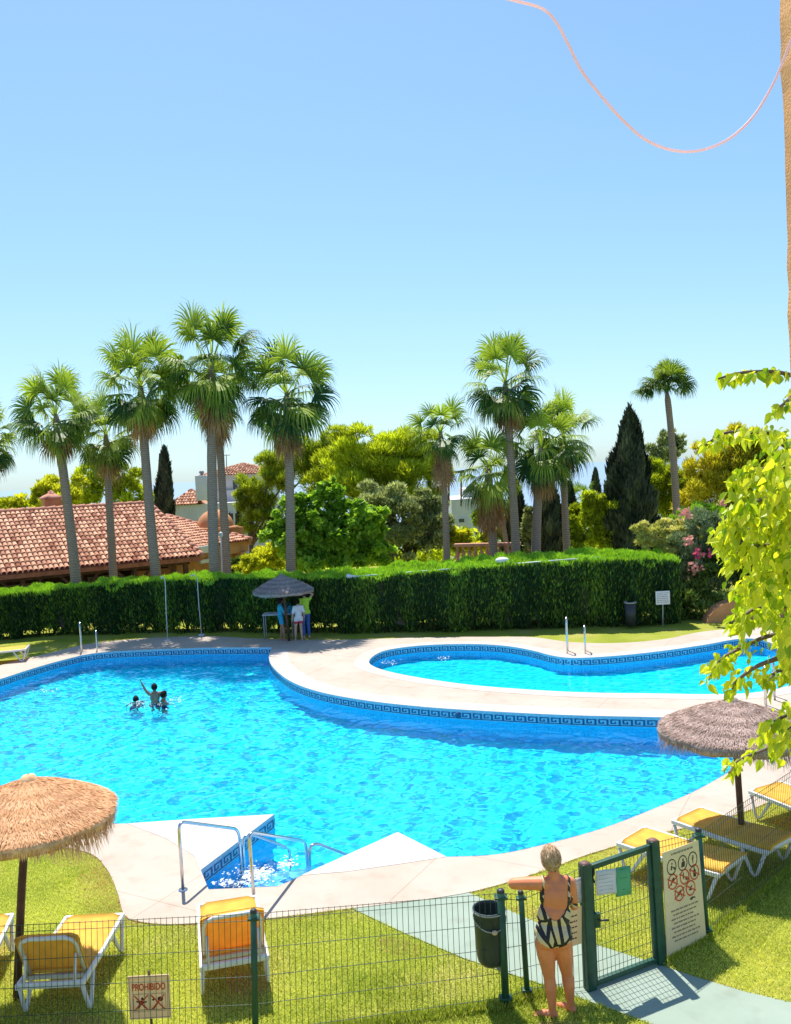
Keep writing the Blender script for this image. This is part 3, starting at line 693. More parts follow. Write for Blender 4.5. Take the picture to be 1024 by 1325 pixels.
# hedge: one long clipped conifer hedge, front face traced along its foot
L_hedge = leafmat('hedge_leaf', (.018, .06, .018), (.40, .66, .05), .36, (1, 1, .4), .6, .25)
foot = [(-330, 858, 1.55), (-120, 838, 1.55), (0, 829, 1.56), (60, 824, 1.59), (110, 822, 1.66), (200, 820, 1.78), (300, 819, 1.82), (380, 820, 1.80), (480, 820, 1.77), (600, 818, 1.98), (720, 814, 2.08), (800, 812, 2.08), (850, 810, 2.05), (884, 808, 1.95)]
fp = [G(u, v, 0) for u, v, _ in foot]; fh = [h - .05 for *_, h in foot]
cum = [0]
for i in range(1, len(fp)): cum.append(cum[-1] + (fp[i] - fp[i - 1]).length)
def hedge():
    rng = np.random.default_rng(91); c = np.array(cum); X = np.array([p.x for p in fp]); Yv = np.array([p.y for p in fp]); H = np.array(fh)
    root = empty('clipped_hedge', tuple(G(400, 828)), 0, 'long dark green clipped conifer hedge closing the pool garden', 'hedge')
    off = np.array(root.location); TH = 1.5; THa = np.interp(np.arange(len(c)), [0, 7, 8, 13], [1.15, 1.15, 2.2, 2.2])
    def thk(s): return np.interp(s, c, THa)
    def pos(s): return np.interp(s, c, X), np.interp(s, c, Yv), np.interp(s, c, H)
    def lump(s, z): return .07 * np.sin(s * 2.1 + z) + .05 * np.sin(s * 5.3 + 2 * z) + .04 * np.sin(s * 11 + 3)
    nf, ntp, nb = 105000, 75000, 9000
    s = rng.random(nf) * c[-1]; x, y, h = pos(s); z = rng.random(nf) ** .85 * (h + .02); x = x + 0; y = y + lump(s, z) + np.abs(rng.normal(size=nf)) * .10 - .05 + .10 * (1 - np.clip(z / .5, 0, 1))
    keep = (z > .22 + .12 * np.sin(s * 3.7) + .08 * np.sin(s * 9.1)) | (rng.random(nf) < .25)
    A = np.stack([x, y, z], 1)[keep]; ZA = (z / h)[keep]; SA = s[keep]
    s2 = rng.random(ntp) * c[-1]; x, y, h = pos(s2); d = rng.random(ntp) * thk(s2)
    z2 = h + .08 * np.clip(d / 2, 0, 1) + lump(s2, d * 3) * .9 + rng.random(ntp) * .12 - .06
    B = np.stack([x, y + d, z2], 1)
    C = np.concatenate([A, B]) - off; n = len(C)
    D = np.concatenate([np.tile([0, -.35, 1.0], (len(A), 1)), np.tile([0, -.1, 1.0], (len(B), 1))]) + .45 * unit(n, rng); D /= np.linalg.norm(D, axis=1, keepdims=True)
    N = np.tile([0, -1.0, .3], (n, 1)) + .8 * unit(n, rng)
    sall = np.concatenate([SA, s2])
    tone = np.concatenate([np.full(len(A), .12), np.full(len(B), .95)]) + .16 * np.sin(sall * 1.3) * np.sin(sall * 3.1 + 1) + rng.normal(size=n) * .2  # sunlit top and shaded front face are put into the leaf tone
    lw = rng.uniform(.6, 1.4, n)
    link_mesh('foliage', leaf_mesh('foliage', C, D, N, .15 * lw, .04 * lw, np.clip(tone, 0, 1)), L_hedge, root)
    mb = MB(); K = 120; ss = np.linspace(0, c[-1], K); x, y, h = pos(ss)
    for i in range(K - 1):
        a = Vector((x[i], y[i], 0)) - Vector(off); b = Vector((x[i + 1], y[i + 1], 0)) - Vector(off)
        za, zb = .34 + .1 * math.sin(ss[i] * 3.7), .34 + .1 * math.sin(ss[i + 1] * 3.7)
        y0, y1 = .13, float(thk(ss[i])) - .1
        f = lambda p, yy, zz: Vector((p.x, p.y + yy, zz))
        mb.quad(f(a, y0, za), f(b, y0, zb), f(b, y0, h[i + 1] - .12), f(a, y0, h[i] - .12))
        mb.quad(f(a, y0, h[i] - .12), f(b, y0, h[i + 1] - .12), f(b, y1, h[i + 1] - .08), f(a, y1, h[i] - .08))
        mb.quad(f(a, y1, za), f(a, y1, h[i] - .08), f(b, y1, h[i + 1] - .08), f(b, y1, zb))
        mb.quad(f(a, y0, za), f(a, y1, za), f(b, y1, zb), f(b, y0, zb))
    mb.build('dark_core', M_barkd, root)  # solid dark core added inside the leaves to block light gaps
    mb = MB()
    for q in np.arange(.3, c[-1], .55):
        x, y, h = pos(q); p = Vector((float(x), float(y) + .5 + random.uniform(-.2, .3), 0)) - Vector(off)
        mb.tube([p, p + Vector((random.uniform(-.05, .05), 0, .6))], [.05, .04], 6)
        mb.build('stem', M_barkd, root); mb = MB()
hedge()

def scrub():
    rng = np.random.default_rng(123); n = 70000
    y = 50 + 26 * rng.random(n) ** 1.2; x = (rng.random(n) - .5) * 2 * (y * .62); x += 0
    g = 1.1 + 1.0 * np.sin(x * .35 + 1) * np.sin(y * .4) + .7 * np.sin(x * .9 + y * .7)
    z = g * (0.5 + .55 * rng.random(n)) - (y - 48) * .12 - .6
    C = np.stack([x, y, z], 1); D = unit(n, rng) + np.array([0, 0, .4]); D /= np.linalg.norm(D, axis=1, keepdims=True)
    o = link_mesh('scrub', leaf_mesh('scrub', C, D, unit(n, rng), .5 * rng.uniform(.7, 1.3, n), .2, rng.random(n)), L_pine); tag(o, kind='stuff')
scrub()
# ------------------------------------------------------------------ buildings behind the hedge
M_orange = mat('orange_stucco', (.55, .25, .11), .9, var=.15, scale=2, bump=.3, bscale=40)
M_white = mat('white_stucco', (.66, .64, .63), .9, var=.08, scale=1.5, bump=.2, bscale=30)
M_wood = mat('dark_timber', (.12, .055, .035), .8, var=.35, scale=5)
M_shade = mat('shaded_interior', (.10, .055, .04), .9, var=.3, scale=4)  # dark brown puts the shade of the open interior into the back wall
M_glass = mat('window_glass', (.05, .07, .09), .12, var=.1, spec=.6)
M_tile = leafmat('roof_tile', (.28, .10, .055), (.74, .42, .27), 0.0, rough=.85, spec=.15)
M_tilebase = mat('roof_underlay', (.20, .07, .045), .9, var=.25, scale=6)
def tile_faces(poly, across, seed, cw=.185, cl=.36):
    """rows of half round clay tiles over a roof face (poly: 3D corners, across: direction of the eave)"""
    rng = np.random.default_rng(seed); poly = [Vector(p) for p in poly]; X = Vector(across).normalized()
    n = (poly[1] - poly[0]).cross(poly[2] - poly[0]).normalized()
    if n.z < 0: n = -n
    T = X.cross(n).normalized()
    if T.z > 0: T = -T
    o = poly[0]; q = [((p - o).dot(X), (p - o).dot(T)) for p in poly]
    s0, s1 = min(a for a, _ in q), max(a for a, _ in q); t0, t1 = min(b for _, b in q), max(b for _, b in q)
    S, TT = np.meshgrid(np.arange(s0 + cw / 2, s1, cw), np.arange(t0 + cl / 2, t1 + .05, cl)); S = S.ravel(); TT = TT.ravel()
    ok = inside(S, np.minimum(TT, t1 - .01), [(a, b) for a, b in q]); S, TT = S[ok], TT[ok]
    V = []; Fq = []; rn = []; Xa, Ta, na, oa = (np.array(v) for v in (X, T, n, o))
    for s, t in zip(S, TT):
        b = len(V); r0, r1 = cw * .40, cw * .47; tone = np.clip(rng.normal(.58, .24), 0, 1); s += rng.normal() * .006
        for (tt, r, lift) in ((t - cl * .55, r0, .012), (t + cl * .52, r1, .045)):
            for k in range(6):
                a = math.pi * k / 5; V.append(oa + Xa * (s - math.cos(a) * r) + Ta * tt + na * (math.sin(a) * r * .85 + lift))
        for k in range(5): Fq.append([b + k, b + k + 1, b + 7 + k, b + 6 + k]); rn.append(tone)
    return V, Fq, rn
def tiled_roof(name, faces, parent, seed):
    V = []; Fq = []; rn = []; mb = MB()
    for i, (poly, ac) in enumerate(faces):
        v, f, r = tile_faces(poly, ac, seed + i); o = len(V); V += v; Fq += [[a + o for a in z] for z in f]; rn += r
        mb.add(poly, [tuple(range(len(poly)))])
    base = mb.build(name, M_tilebase, parent)
    link_mesh('clay_tiles', np_mesh('clay_tiles', np.array(V), np.array(Fq), np.array(rn), smooth=True), M_tile, base)
    return base
def ridge_caps(mb, a, b, r=.13, step=.42):
    a, b = Vector(a), Vector(b); n = int((b - a).length / step) + 1
    for i in range(n):
        p, q = a.lerp(b, i / n), a.lerp(b, (i + 1.12) / n); mb.tube([p + Vector((0, 0, .02)), q + Vector((0, 0, .05))], [r * .85, r], 8)
# long restaurant pavilion
E0, E1 = P(0, 745, 32.4), P(262, 720, 36.4); E0.z = E1.z = 2.0
dv = (E1 - E0).normalized(); nv = Vector((-dv.y, dv.x, 0)); up = Vector((0, 0, 1))
R1 = G(193, 652, 4.16); wid = (R1 - E1).dot(nv); EL = E0 - dv * 9; RL = R1 - dv * ((R1 - EL).dot(dv) - wid)
root = empty('pavilion', tuple((E0 + E1) / 2 + nv * wid - Vector((0, 0, 3))), 0, 'long open pavilion with a hipped clay tile roof on dark timber posts', 'pavilion')
ro = Vector(root.location)
BR_, BL_ = E1 + nv * wid * 2, EL + nv * wid * 2
L_ = lambda *ps: [p - ro for p in ps]
rf = tiled_roof('roof', [(L_(EL, E1, R1, RL), dv), (L_(E1, BR_, R1), nv), (L_(BL_, EL, RL), nv)], root, 201)
mb = MB(); mb.quad(*L_(BR_, BL_, RL, R1)); mb.build('roof', M_tilebase, root)
mb = MB(); ridge_caps(mb, RL - ro, R1 - ro); ridge_caps(mb, R1 - ro, E1 - ro); mb.build('ridge_tiles', mat('ridge_clay', (.50, .22, .14), .85, var=.3, scale=5), rf)
mb = MB(); mb.bar(*L_(EL + nv * .08 - up * .10, E1 + nv * .08 - up * .10), .08, .17); mb.build('eave_board', mat('rust_board', (.38, .13, .07), .8), root)
mb = MB(); f0 = nv * .55
mb.bar(*L_(EL + f0 - up * .22, E1 + f0 - dv * .4 - up * .22), .2, .2); mb.build('beam', M_wood, root)
k = 0; tot = (E1 - EL).length
while k * 2.1 < tot - .4:
    p = E1 - dv * (.55 + k * 2.1) + f0 - ro
    mb = MB(); mb.bar(p - up * 4.2, p - up * .3, .17, .17, up=dv); mb.build('post', M_wood, root)
    mb = MB(); mb.bar(p - up * 1.05, p - dv * .75 - up * .3, .1, .1, up=nv); mb.bar(p - up * 1.05, p + dv * .7 - up * .3, .1, .1, up=nv) if k else None; mb.build('brace', M_wood, root); k += 1
mb = MB(); b_ = nv * 3.2
mb.box((EL + E1) / 2 + b_ - ro - up * 1.8, (tot, .2, 3.4), M=Matrix((dv, nv, up)).transposed()); mb.build('back_wall', M_shade, root)
mb = MB(); mb.box(E1 - dv * 1.35 + nv * 1.6 - ro - up * 2.1, (2.3, .18, 3.2), M=Matrix((dv, nv, up)).transposed()); mb.build('end_wall', M_orange, root)
for q in range(7):
    c = E1 - dv * (3.2 + q * 3.1) + nv * 3.08 - ro - up * 1.2; mb = MB(); mb.box(c, (1.5, .06, 1.0), M=Matrix((dv, nv, up)).transposed()); mb.build('window', mat('pale_blind', (.42, .33, .26), .8), root)
c = G(67, 655, 4.2) - ro
ch = MB(); ch.box(c + Vector((0, 0, .12)), (.8, .8, .5), M=Matrix((dv, nv, up)).transposed()); o = ch.build('chimney', M_orange, root)
ch = MB(); ch.lathe([(.62, .36), (.64, .42), (.30, .58), (.16, .64), (.14, .74), (0.02, .78)], 4, c); ch.build('chimney_cap', mat('ridge_clay', (.5, .22, .14)), o)
# orange annex with dome
a = P(238, 711, 36.8); b = P(324, 698, 40.8); a.z = b.z = 2.25; c = P(215, 668, 43); ad = (b - a).normalized(); an = Vector((-ad.y, ad.x, 0)); a = a - ad * .2
e = b + an * 5.5; f = a + an * 5.5
root = empty('annex', tuple((a + e) / 2 - Vector((0, 0, 3))), 0, 'orange annex with a small dome and a clay tile roof', 'building'); ro = Vector(root.location)
tiled_roof('roof', [(L_(a, b, c), ad), (L_(b, e, c), an)], root, 221)
mb = MB(); mb.add(L_(e, f, c), [(0, 1, 2)]); mb.add(L_(f, a, c), [(0, 1, 2)]); mb.build('roof', M_tilebase, root)
mb = MB(); ridge_caps(mb, c - ro, b - ro); mb.build('ridge_tiles', mat('ridge_clay', (.5, .22, .14)), root)
Mx = Matrix((ad, an, up)).transposed()
mb = MB(); wl = (b - a).length
mb.box((a + b) / 2 + an * 2.6 - ro - up * 2.2, (wl - .5, 4.2, 4.0), M=Mx); mb.build('wall', M_orange, root)
mb = MB(); mb.bar(*L_(a + an * .2 - up * .25, b + an * .2 - up * .25), .12, .5, up=up)
mb.build('fascia', M_orange, root)
mb = MB(); p = b - ad * .5 + an * .3 - ro; mb.bar(p - up * 4, p - up * .48, .5, .4, up=ad); mb.build('pillar', M_orange, root)
mb = MB(); w0 = P(256, 712, 37.3); w1 = P(280, 709, 38.5); mb.bar(w0 - ro, w1 - ro, .14, .3); mb.build('white_beam', M_white, root)
mb = MB(); w0 = P(258, 727, 37.6); w1 = P(280, 724, 38.7); mb.bar(w0 - ro, w1 - ro, .14, .16); mb.build('white_rail', M_white, root)
dc = P(279, 683, 42.0) - ro; k = 42 / F
mb = MB(); mb.lathe([(24 * k * math.cos(t), 24 * k * math.sin(t)) for t in [i * math.pi / 2 / 8 for i in range(9)]], 24, dc); mb.lathe([(30 * k, -.03), (30 * k, .03), (23 * k, .08)], 24, dc); mb.build('dome', M_orange, root)
mb = MB(); mb.box(dc - up * .45, (54 * k, 50 * k, .84), M=Mx); mb.build('dome_drum', M_orange, root)
# white villa
def wall_box(mb, u0, u1, vt, Y, dep, zb=-4.0):
    p0, p1 = P(u0, vt, Y), P(u1, vt, Y); zt = (p0.z + p1.z) / 2
    mb.box(((p0.x + p1.x) / 2, Y + dep / 2, (zt + zb) / 2), (p1.x - p0.x, dep, zt - zb)); return p0.x, p1.x, zt
root = empty('villa', (0, 0, 0), 0, 'white villa with tiled roofs, chimney and rooftop aerial behind the dome', 'house')
mb = MB(); x0, x1, zt = wall_box(mb, 222, 345, 651, 55, 8); mb.build('wall', M_white, root)
mb = MB(); ux0, ux1, uz = wall_box(mb, 266, 345, 614, 58, 6); mb.build('upper_wall', M_white, root)
def hip(name, x0, x1, y0, y1, z, h, ov, seed):
    x0 -= ov; x1 += ov; y0 -= ov; y1 += ov; m = (y1 - y0) / 2
    A, B, C_, D = Vector((x0, y0, z)), Vector((x1, y0, z)), Vector((x1, y1, z)), Vector((x0, y1, z))
    if x1 - x0 > 2 * m: r0, r1 = Vector((x0 + m, y0 + m, z + h)), Vector((x1 - m, y0 + m, z + h))
    else: r0 = r1 = Vector(((x0 + x1) / 2, y0 + m, z + h))
    fr = (A, B, r0) if r0 == r1 else (A, B, r1, r0)
    o = tiled_roof(name, [(fr, (1, 0, 0)), ((B, C_, r1), (0, 1, 0)), ((D, A, r0), (0, 1, 0))], root, seed)
    mb = MB(); mb.add([C_, D, r0] if r0 == r1 else [C_, D, r0, r1], [tuple(range(3 if r0 == r1 else 4))]); mb.build('roof_back', M_tilebase, o)
    return o
xa = P(258, 651, 55).x
hip('roof', x0, xa, 55, 58.5, zt, .9, .15, 241)
hip('roof', ux0, ux1, 58, 64, uz, .75, .35, 245)
mb = MB(); q0, q1 = P(254, 648, 54.6), P(267, 615, 54.6); mb.box(((q0.x + q1.x) / 2, 54.95, (q0.z + q1.z) / 2), (q1.x - q0.x, .7, q1.z - q0.z), bev=.03); o = mb.build('chimney', M_white, root)
mb = MB(); mb.tube([((q0.x + q1.x) / 2, 54.95, q1.z - .05), ((q0.x + q1.x) / 2, 54.95, q1.z + .14)], .09, 10); mb.ell(((q0.x + q1.x) / 2, 54.95, q1.z + .2), (.16, .16, .12)); mb.build('chimney_pot', mat('grey_metal', (.2, .2, .22), .5), o)
def window(u0, v0, u1, v1, Y):
    p0, p1 = P(u0, v1, Y), P(u1, v0, Y); c = (p0 + p1) / 2; wx, wz = p1.x - p0.x, p1.z - p0.z
    mb = MB(); mb.box((c.x, Y - .02, c.z), (wx, .06, wz)); o = mb.build('window', M_glass, root)
    mb = MB()
    for sx in (-1, 1): mb.box((c.x + sx * (wx / 2 + .03), Y - .03, c.z), (.06, .1, wz + .12))
    for sz in (-1, 1): mb.box((c.x, Y - .03, c.z + sz * (wz / 2 + .03)), (wx, .1, .06))
    mb.build('window_frame', M_white, o)
window(302, 621, 307, 633, 58); window(312, 618, 317, 625, 58); window(294, 664, 297, 677, 55); window(299, 664, 302, 678, 55); window(326, 622, 331, 634, 58)
mb = MB(); b0 = P(293, 612, 58.5); t0 = P(293, 588, 58.5); mb.tube([b0 - up * .6, t0], .03, 6); mb.tube([t0 + Vector((-.3, 0, -.05)), t0 + Vector((.25, 0, -.05))], .025, 6)
for s in (-.2, -.05, .1): mb.tube([t0 + Vector((s, -.2, -.05)), t0 + Vector((s, .2, -.05))], .012, 5)
mb.build('aerial', mat('grey_metal', (.2, .2, .22)), root)
mb = MB(); w0, w1 = P(266, 650, 57.6), P(345, 647, 57.6)
mb.box(((w0.x + w1.x) / 2, 57.7, w0.z + .35), (w1.x - w0.x, .12, .7)); mb.build('terrace_parapet', M_white, root)
root = empty('villa', (0, 0, 0), 0, 'pale villa half hidden behind the right palms, above the balustrade', 'house')
mb = MB(); wall_box(mb, 584, 648, 645, 58, 8, -5); mb.build('wall', M_white, root)
mb = MB(); wall_box(mb, 600, 640, 632, 61, 5, -5); mb.build('upper_wall', M_white, root)
window(594, 671, 601, 676, 58); window(616, 688, 626, 700, 58)
mb = MB(); mb.bar(P(576, 612, 57), P(602, 610, 57), .12, .14); mb.build('pergola_beam', M_wood, root)
mb = MB(); mb.bar(P(581, 612.5, 57), P(581, 650, 57), .12, .12, up=(1, 0, 0)); mb.build('pergola_post', M_wood, root)
mb = MB(); mb.bar(P(597, 611.5, 57), P(597, 655, 57), .1, .1, up=(1, 0, 0)); mb.build('pergola_post', M_wood, root)
# balustrade
b0, b1 = P(588, 706, 34), P(674, 702, 33.2); b0.z = b1.z = 2.15
root = empty('balustrade', tuple(b0), 0, 'terracotta balustrade with vase shaped balusters behind the right palms', 'balustrade'); ro = Vector(root.location); M_terra = mat('terracotta', (.56, .27, .18), .85, var=.2, scale=6)
d_ = (b1 - b0); n_ = int(d_.length / .23)
mb = MB(); mb.bar(Vector(), d_, .26, .12, bev=.02); mb.build('rail', M_terra, root)
mb = MB(); mb.bar(Vector((0, 0, -1.6)), d_ - up * 1.6, .3, 2.0); mb.build('plinth', M_terra, root)
for i in range(n_):
    mb = MB(); mb.lathe([(.075, -.62), (.075, -.56), (.04, -.53), (.085, -.40), (.075, -.30), (.035, -.16), (.05, -.10), (.075, -.09), (.075, -.05)], 10, d_ * ((i + .5) / n_)); mb.build('baluster', M_terra, root)
# curved low wall by the bush, flat seat under the oleander
Y = 26.9; pr = [P(u, v, Y) for u, v in ((914, 812), (918, 798), (926, 788), (938, 781), (952, 777), (985, 773), (1060, 770), (1060, 812))]
mb = MB(); n_ = len(pr); fr = [(p.x, Y, max(p.z, -.05)) for p in pr]; bk = [(p.x, Y + .45, max(p.z, -.05)) for p in pr]
mb.add(fr + bk, [tuple(range(n_)), tuple(range(2 * n_ - 1, n_ - 1, -1))] + [(i, (i + 1) % n_, n_ + (i + 1) % n_, n_ + i) for i in range(n_)])
o = mb.build('low_wall', M_orange); tag(o, 'low rounded orange stucco wall at the foot of the big bush', 'wall')
# ------------------------------------------------------------------ pool furniture
M_steel = mat('polished_steel', (.62, .63, .65), .22, var=.05, metal=1.0)
M_plastic = mat('white_resin', (.74, .72, .68), .45, var=.06, scale=4)
M_fabric = mat('yellow_sling', (.95, .60, .09), .8, var=.10, scale=7, trans=.38, tcol=(1.0, .62, .25), bump=.1, bscale=160)
M_greenm = mat('green_paint', (.018, .075, .045), .45, var=.2, scale=8)
M_wire = mat('green_wire', (.05, .085, .05), .5, var=.15)
M_galv = mat('bare_wire', (.35, .36, .34), .5, var=.15)
M_black = mat('black_plastic', (.035, .04, .042), .5, var=.2, scale=8)
M_pole = mat('dark_pole_wood', (.10, .045, .03), .7, var=.35, scale=6)
def straw(name, c1, c2): return leafmat(name, c1, c2, .08, rough=.9, spec=.1)
def parasol(base_px, apex_px, rim_v, rim_r, label, m1, seed, polew=.04, fr=1.0):
    rng = np.random.default_rng(seed); b = G(*base_px); a = P(*apex_px, b.y); b.z = 0
    root = empty('thatched_parasol', b, 0, label, 'parasol', 'thatched parasols'); top = a - b
    zr = P(apex_px[0], rim_v, b.y).z; ax = top.normalized(); hgt = top.z
    x_, y_, z_ = basis(ax, Vector((0, 1, 0))); M = Matrix((x_, y_, z_)).transposed()
    mb = MB(); mb.tube([(0, 0, -.2), top * .5, top * .94], [polew, polew, polew * .9], 10); mb.build('pole', M_pole, root)
    drop = hgt - zr
    def prof(q): return rim_r * q, hgt - drop * (0.80 * q + .20 * q ** 3)
    mb = MB(); pr = [(.01, hgt + .01)] + [prof(q) for q in (.08, .2, .4, .6, .8, .93, 1.0)] + [(rim_r * .985, zr - .09), (rim_r * .92, zr - .03), (rim_r * .5, hgt - drop * .55), (.05, hgt - drop * .2)]
    off = [Vector((top.x / top.z * z, top.y / top.z * z, 0)) for _, z in pr]
    vs = []
    mb.lathe([(r, z) for r, z in pr], 40, (0, 0, 0), fn=lambda q, a_: Vector((q.x * (1 + .02 * math.sin(7 * a_ + seed) + .015 * math.sin(13 * a_)) + top.x / top.z * q.z, q.y * (1 + .02 * math.sin(7 * a_ + seed)) + top.y / top.z * q.z, q.z + .012 * math.sin(9 * a_) * min(1, (q.x ** 2 + q.y ** 2)))))
    canopy = mb.build('canopy', m1[1], root)
    n = 26000; q = np.sqrt(rng.random(n)) * .995; q = np.where(rng.random(n) < .15, rng.random(n), q); an = rng.random(n) * 6.283
    r = rim_r * q; z = hgt - drop * (.80 * q + .20 * q ** 3); lx, ly = top.x / top.z, top.y / top.z
    C = np.stack([r * np.cos(an) + lx * z, r * np.sin(an) + ly * z, z + .012 + .012 * rng.random(n)], 1)
    D = np.stack([np.cos(an), np.sin(an), -np.full(n, drop / rim_r * .9)], 1) + .22 * unit(n, rng); D /= np.linalg.norm(D, axis=1, keepdims=True)
    N = np.stack([np.cos(an) * .4, np.sin(an) * .4, np.ones(n)], 1) + .5 * unit(n, rng)
    link_mesh('straw_layer', leaf_mesh('straw_layer', C, D, N, .06 * rng.uniform(.5, 1.5, n), .0075, np.clip(rng.normal(.5, .22, n) + .18 * np.sin(q * 30), 0, 1)), m1[0], canopy)
    n = 3200; an = rng.random(n) * 6.283; L = fr * (.03 + .14 * rng.random(n) ** 1.8 * (1 + .8 * np.sin(an * 3 + seed))); r = rim_r * (1.0 + .01 * np.sin(7 * an + seed)) * rng.uniform(.95, 1.01, n)
    C = np.stack([r * np.cos(an) + lx * zr, r * np.sin(an) + ly * zr, zr - .02 - L * .5], 1)
    D = np.stack([np.cos(an) * .15, np.sin(an) * .15, -np.ones(n)], 1) + .22 * unit(n, rng); D /= np.linalg.norm(D, axis=1, keepdims=True)
    N = np.stack([np.cos(an), np.sin(an), np.zeros(n)], 1)
    link_mesh('fringe', leaf_mesh('fringe', C, D, N, L[:, None] * 1.2, .008, rng.random(n)), m1[0], canopy)
    for k in range(8):
        a_ = k * math.pi / 4 + .2; p0 = top * .86; p1 = Vector((rim_r * .93 * math.cos(a_) + lx * zr, rim_r * .93 * math.sin(a_) + ly * zr, zr - .02))
        mb = MB(); mb.tube([p0, p1], .012, 6); mb.build('rib', M_pole, root)
    mb = MB(); mb.lathe([(.01, hgt + .05), (.06, hgt + .035), (.085, hgt - .01), (.10, hgt - .05)], 14, (lx * hgt, ly * hgt, 0)); mb.build('cap', m1[1], root)
    return root
ST1 = (straw('tan_straw', (.62, .32, .15), (.97, .60, .33)), mat('tan_thatch', (.72, .42, .22), .95, var=.3, scale=14))
ST2 = (straw('grey_brown_straw', (.27, .18, .14), (.70, .52, .44)), mat('grey_brown_thatch', (.36, .27, .23), .95, var=.3, scale=14))
ST3 = (straw('grey_straw', (.26, .20, .19), (.66, .56, .52)), mat('grey_thatch', (.28, .22, .20), .95, var=.3, scale=14))
parasol((19, 1292), (37, 1008), 1056, .87, 'sunlit tan straw parasol on a dark pole over the near left lawn', ST1, 3)
parasol((963, 1106), (948, 907), 943, .93, 'grey brown straw parasol beside the loungers on the right', ST2, 5)
parasol((375, 830), (364, 744.5), 764, .93, 'grey straw parasol against the hedge with people under it', ST3, 8, fr=.4)

def lounger(rear, foot, width, label, back=48, z=.36, wide=None):
    """rear / foot: middle of both frame ends on the plan"""
    rear = Vector((rear.x, rear.y, 0)); foot = Vector((foot.x, foot.y, 0)); L = max(1.32, (foot - rear).length); a = (foot - rear).normalized()
    root = empty('sun_lounger', rear, math.atan2(a.y, a.x) - math.pi / 2, label, 'sun lounger', 'yellow and white sun loungers')
    h = width / 2; hinge = L * (.43 if back < 15 else .17)
    mb = MB()
    for s in (-1, 1):
        mb.bar((s * (h - .02), -.01, z), (s * (h - .02), L * .5, z - .015), .036, .055, bev=.01); mb.bar((s * (h - .02), L * .5, z - .015), (s * (h - .02), L + .01, z), .036, .055, bev=.01)
    for y in (.02, L - .02): mb.bar((-h + .01, y, z + .002), (h - .01, y, z + .002), .045, .06, bev=.012)
    mb.bar((-h + .02, hinge, z - .03), (h - .02, hinge, z - .03), .04, .04)
    mb.build('frame', M_plastic, root)
    for s in (-1, 1):
        for (y0, y1, y2) in ((.04, .17, .34), (L - .36, L - .12, L - .02)):
            x = s * (h - .03); mb = MB()
            mb.tube([(x, y0, z - .03), (x + s * .012, y0 + (y1 - y0) * .75, .06), (x + s * .014, y1, .02), (x + s * .012, y1 + (y2 - y1) * .25, .06), (x, y2, z - .04)], [.023, .019, .019, .019, .023], 8)
            mb.build('leg', M_plastic, root)
    def sling(y0, y1, xw, t=.03, sag=.02):
        mb = MB(); nx, ny = 8, 10; top = []; bot = []
        for j in range(ny + 1):
            y = y0 + (y1 - y0) * j / ny
            for i in range(nx + 1):
                u = -1 + 2 * i / nx; x = u * xw; e = (1 - u * u)
                top.append((x, y, .045 - sag * e * math.sin(math.pi * j / ny) - (.03 if abs(u) > .99 else 0))); bot.append((x * 1.0, y, .045 - t - sag * e * math.sin(math.pi * j / ny) - (.03 if abs(u) > .99 else 0)))
        w = nx + 1; m_ = len(top); fs = []
        for j in range(ny):
            for i in range(nx):
                q = j * w + i; fs.append((q, q + 1, q + w + 1, q + w)); fs.append((m_ + q, m_ + q + w, m_ + q + w + 1, m_ + q + 1))
        for j in range(ny):
            for q in (j * w, j * w + nx): fs.append((q, q + w, m_ + q + w, m_ + q))
        for i in range(nx):
            for q in (i, ny * w + i): fs.append((q, m_ + q, m_ + q + 1, q + 1))
        mb.add(top + bot, fs, 0, True); return mb
    o = sling(hinge - .02, L - .03, h - .035).build('seat_sling', M_fabric, root); o.location = (0, 0, z)
    Lb = .60 if back < 15 else .50; hb = h - .06
    bk = bpy.data.objects.new('backrest', None); COL.objects.link(bk); bk.parent = root; bk.location = (0, hinge, z + .01); bk.rotation_euler = (R(-back), 0, 0)
    mb = MB(); mb.tube([(-hb, 0, 0), (-hb, -Lb + .1, 0), (-hb + .03, -Lb + .03, 0), (-hb + .1, -Lb, 0), (hb - .1, -Lb, 0), (hb - .03, -Lb + .03, 0), (hb, -Lb + .1, 0), (hb, 0, 0)], .022, 8); mb.build('backrest_frame', M_plastic, bk)
    o = sling(-.02, -Lb - .012, hb + .032, .03, .03).build('backrest_sling', M_fabric, bk)
    if back > 15:
        for s in (-1, 1):
            mb = MB(); ang = R(back); p = Vector((s * (hb - .03), hinge - .30 * math.cos(ang) - .02, z + .30 * math.sin(ang))); mb.tube([p, (s * (hb - .03), .0, z)], .013, 6); mb.build('support_strut', M_plastic, root)
    return root
lounger(G(64, 1276, .36), G(119, 1192, .36), .66, 'yellow lounger with raised back seen from behind, under the tan parasol', 64)
lounger(G(304, 1247, .36), G(295, 1172, .36), .68, 'yellow lounger with raised back facing the pool steps, beyond the fence post', 67)
lounger(G(-70, 1276, .36), G(-22, 1190, .36), .66, 'yellow lounger cut off by the left photo edge beside the parasol pole', 66)
lounger(G(948, 1121, .36), G(838, 1088, .36), .68, 'yellow lounger lying flat behind the big rule board', 4)
lounger(G(1012, 1094, .36), G(925, 1066, .36), .68, 'yellow lounger lying flat on the far side of the right parasol pole', 4)
lounger(G(1100, 1058, .36), G(1022, 1030, .36), .68, 'yellow lounger barely showing at the right edge of the photo', 4)
lounger(G(-32, 844, .36), G(36, 838, .36), .70, 'lone yellow lounger on the far left grass by the hedge', 6)

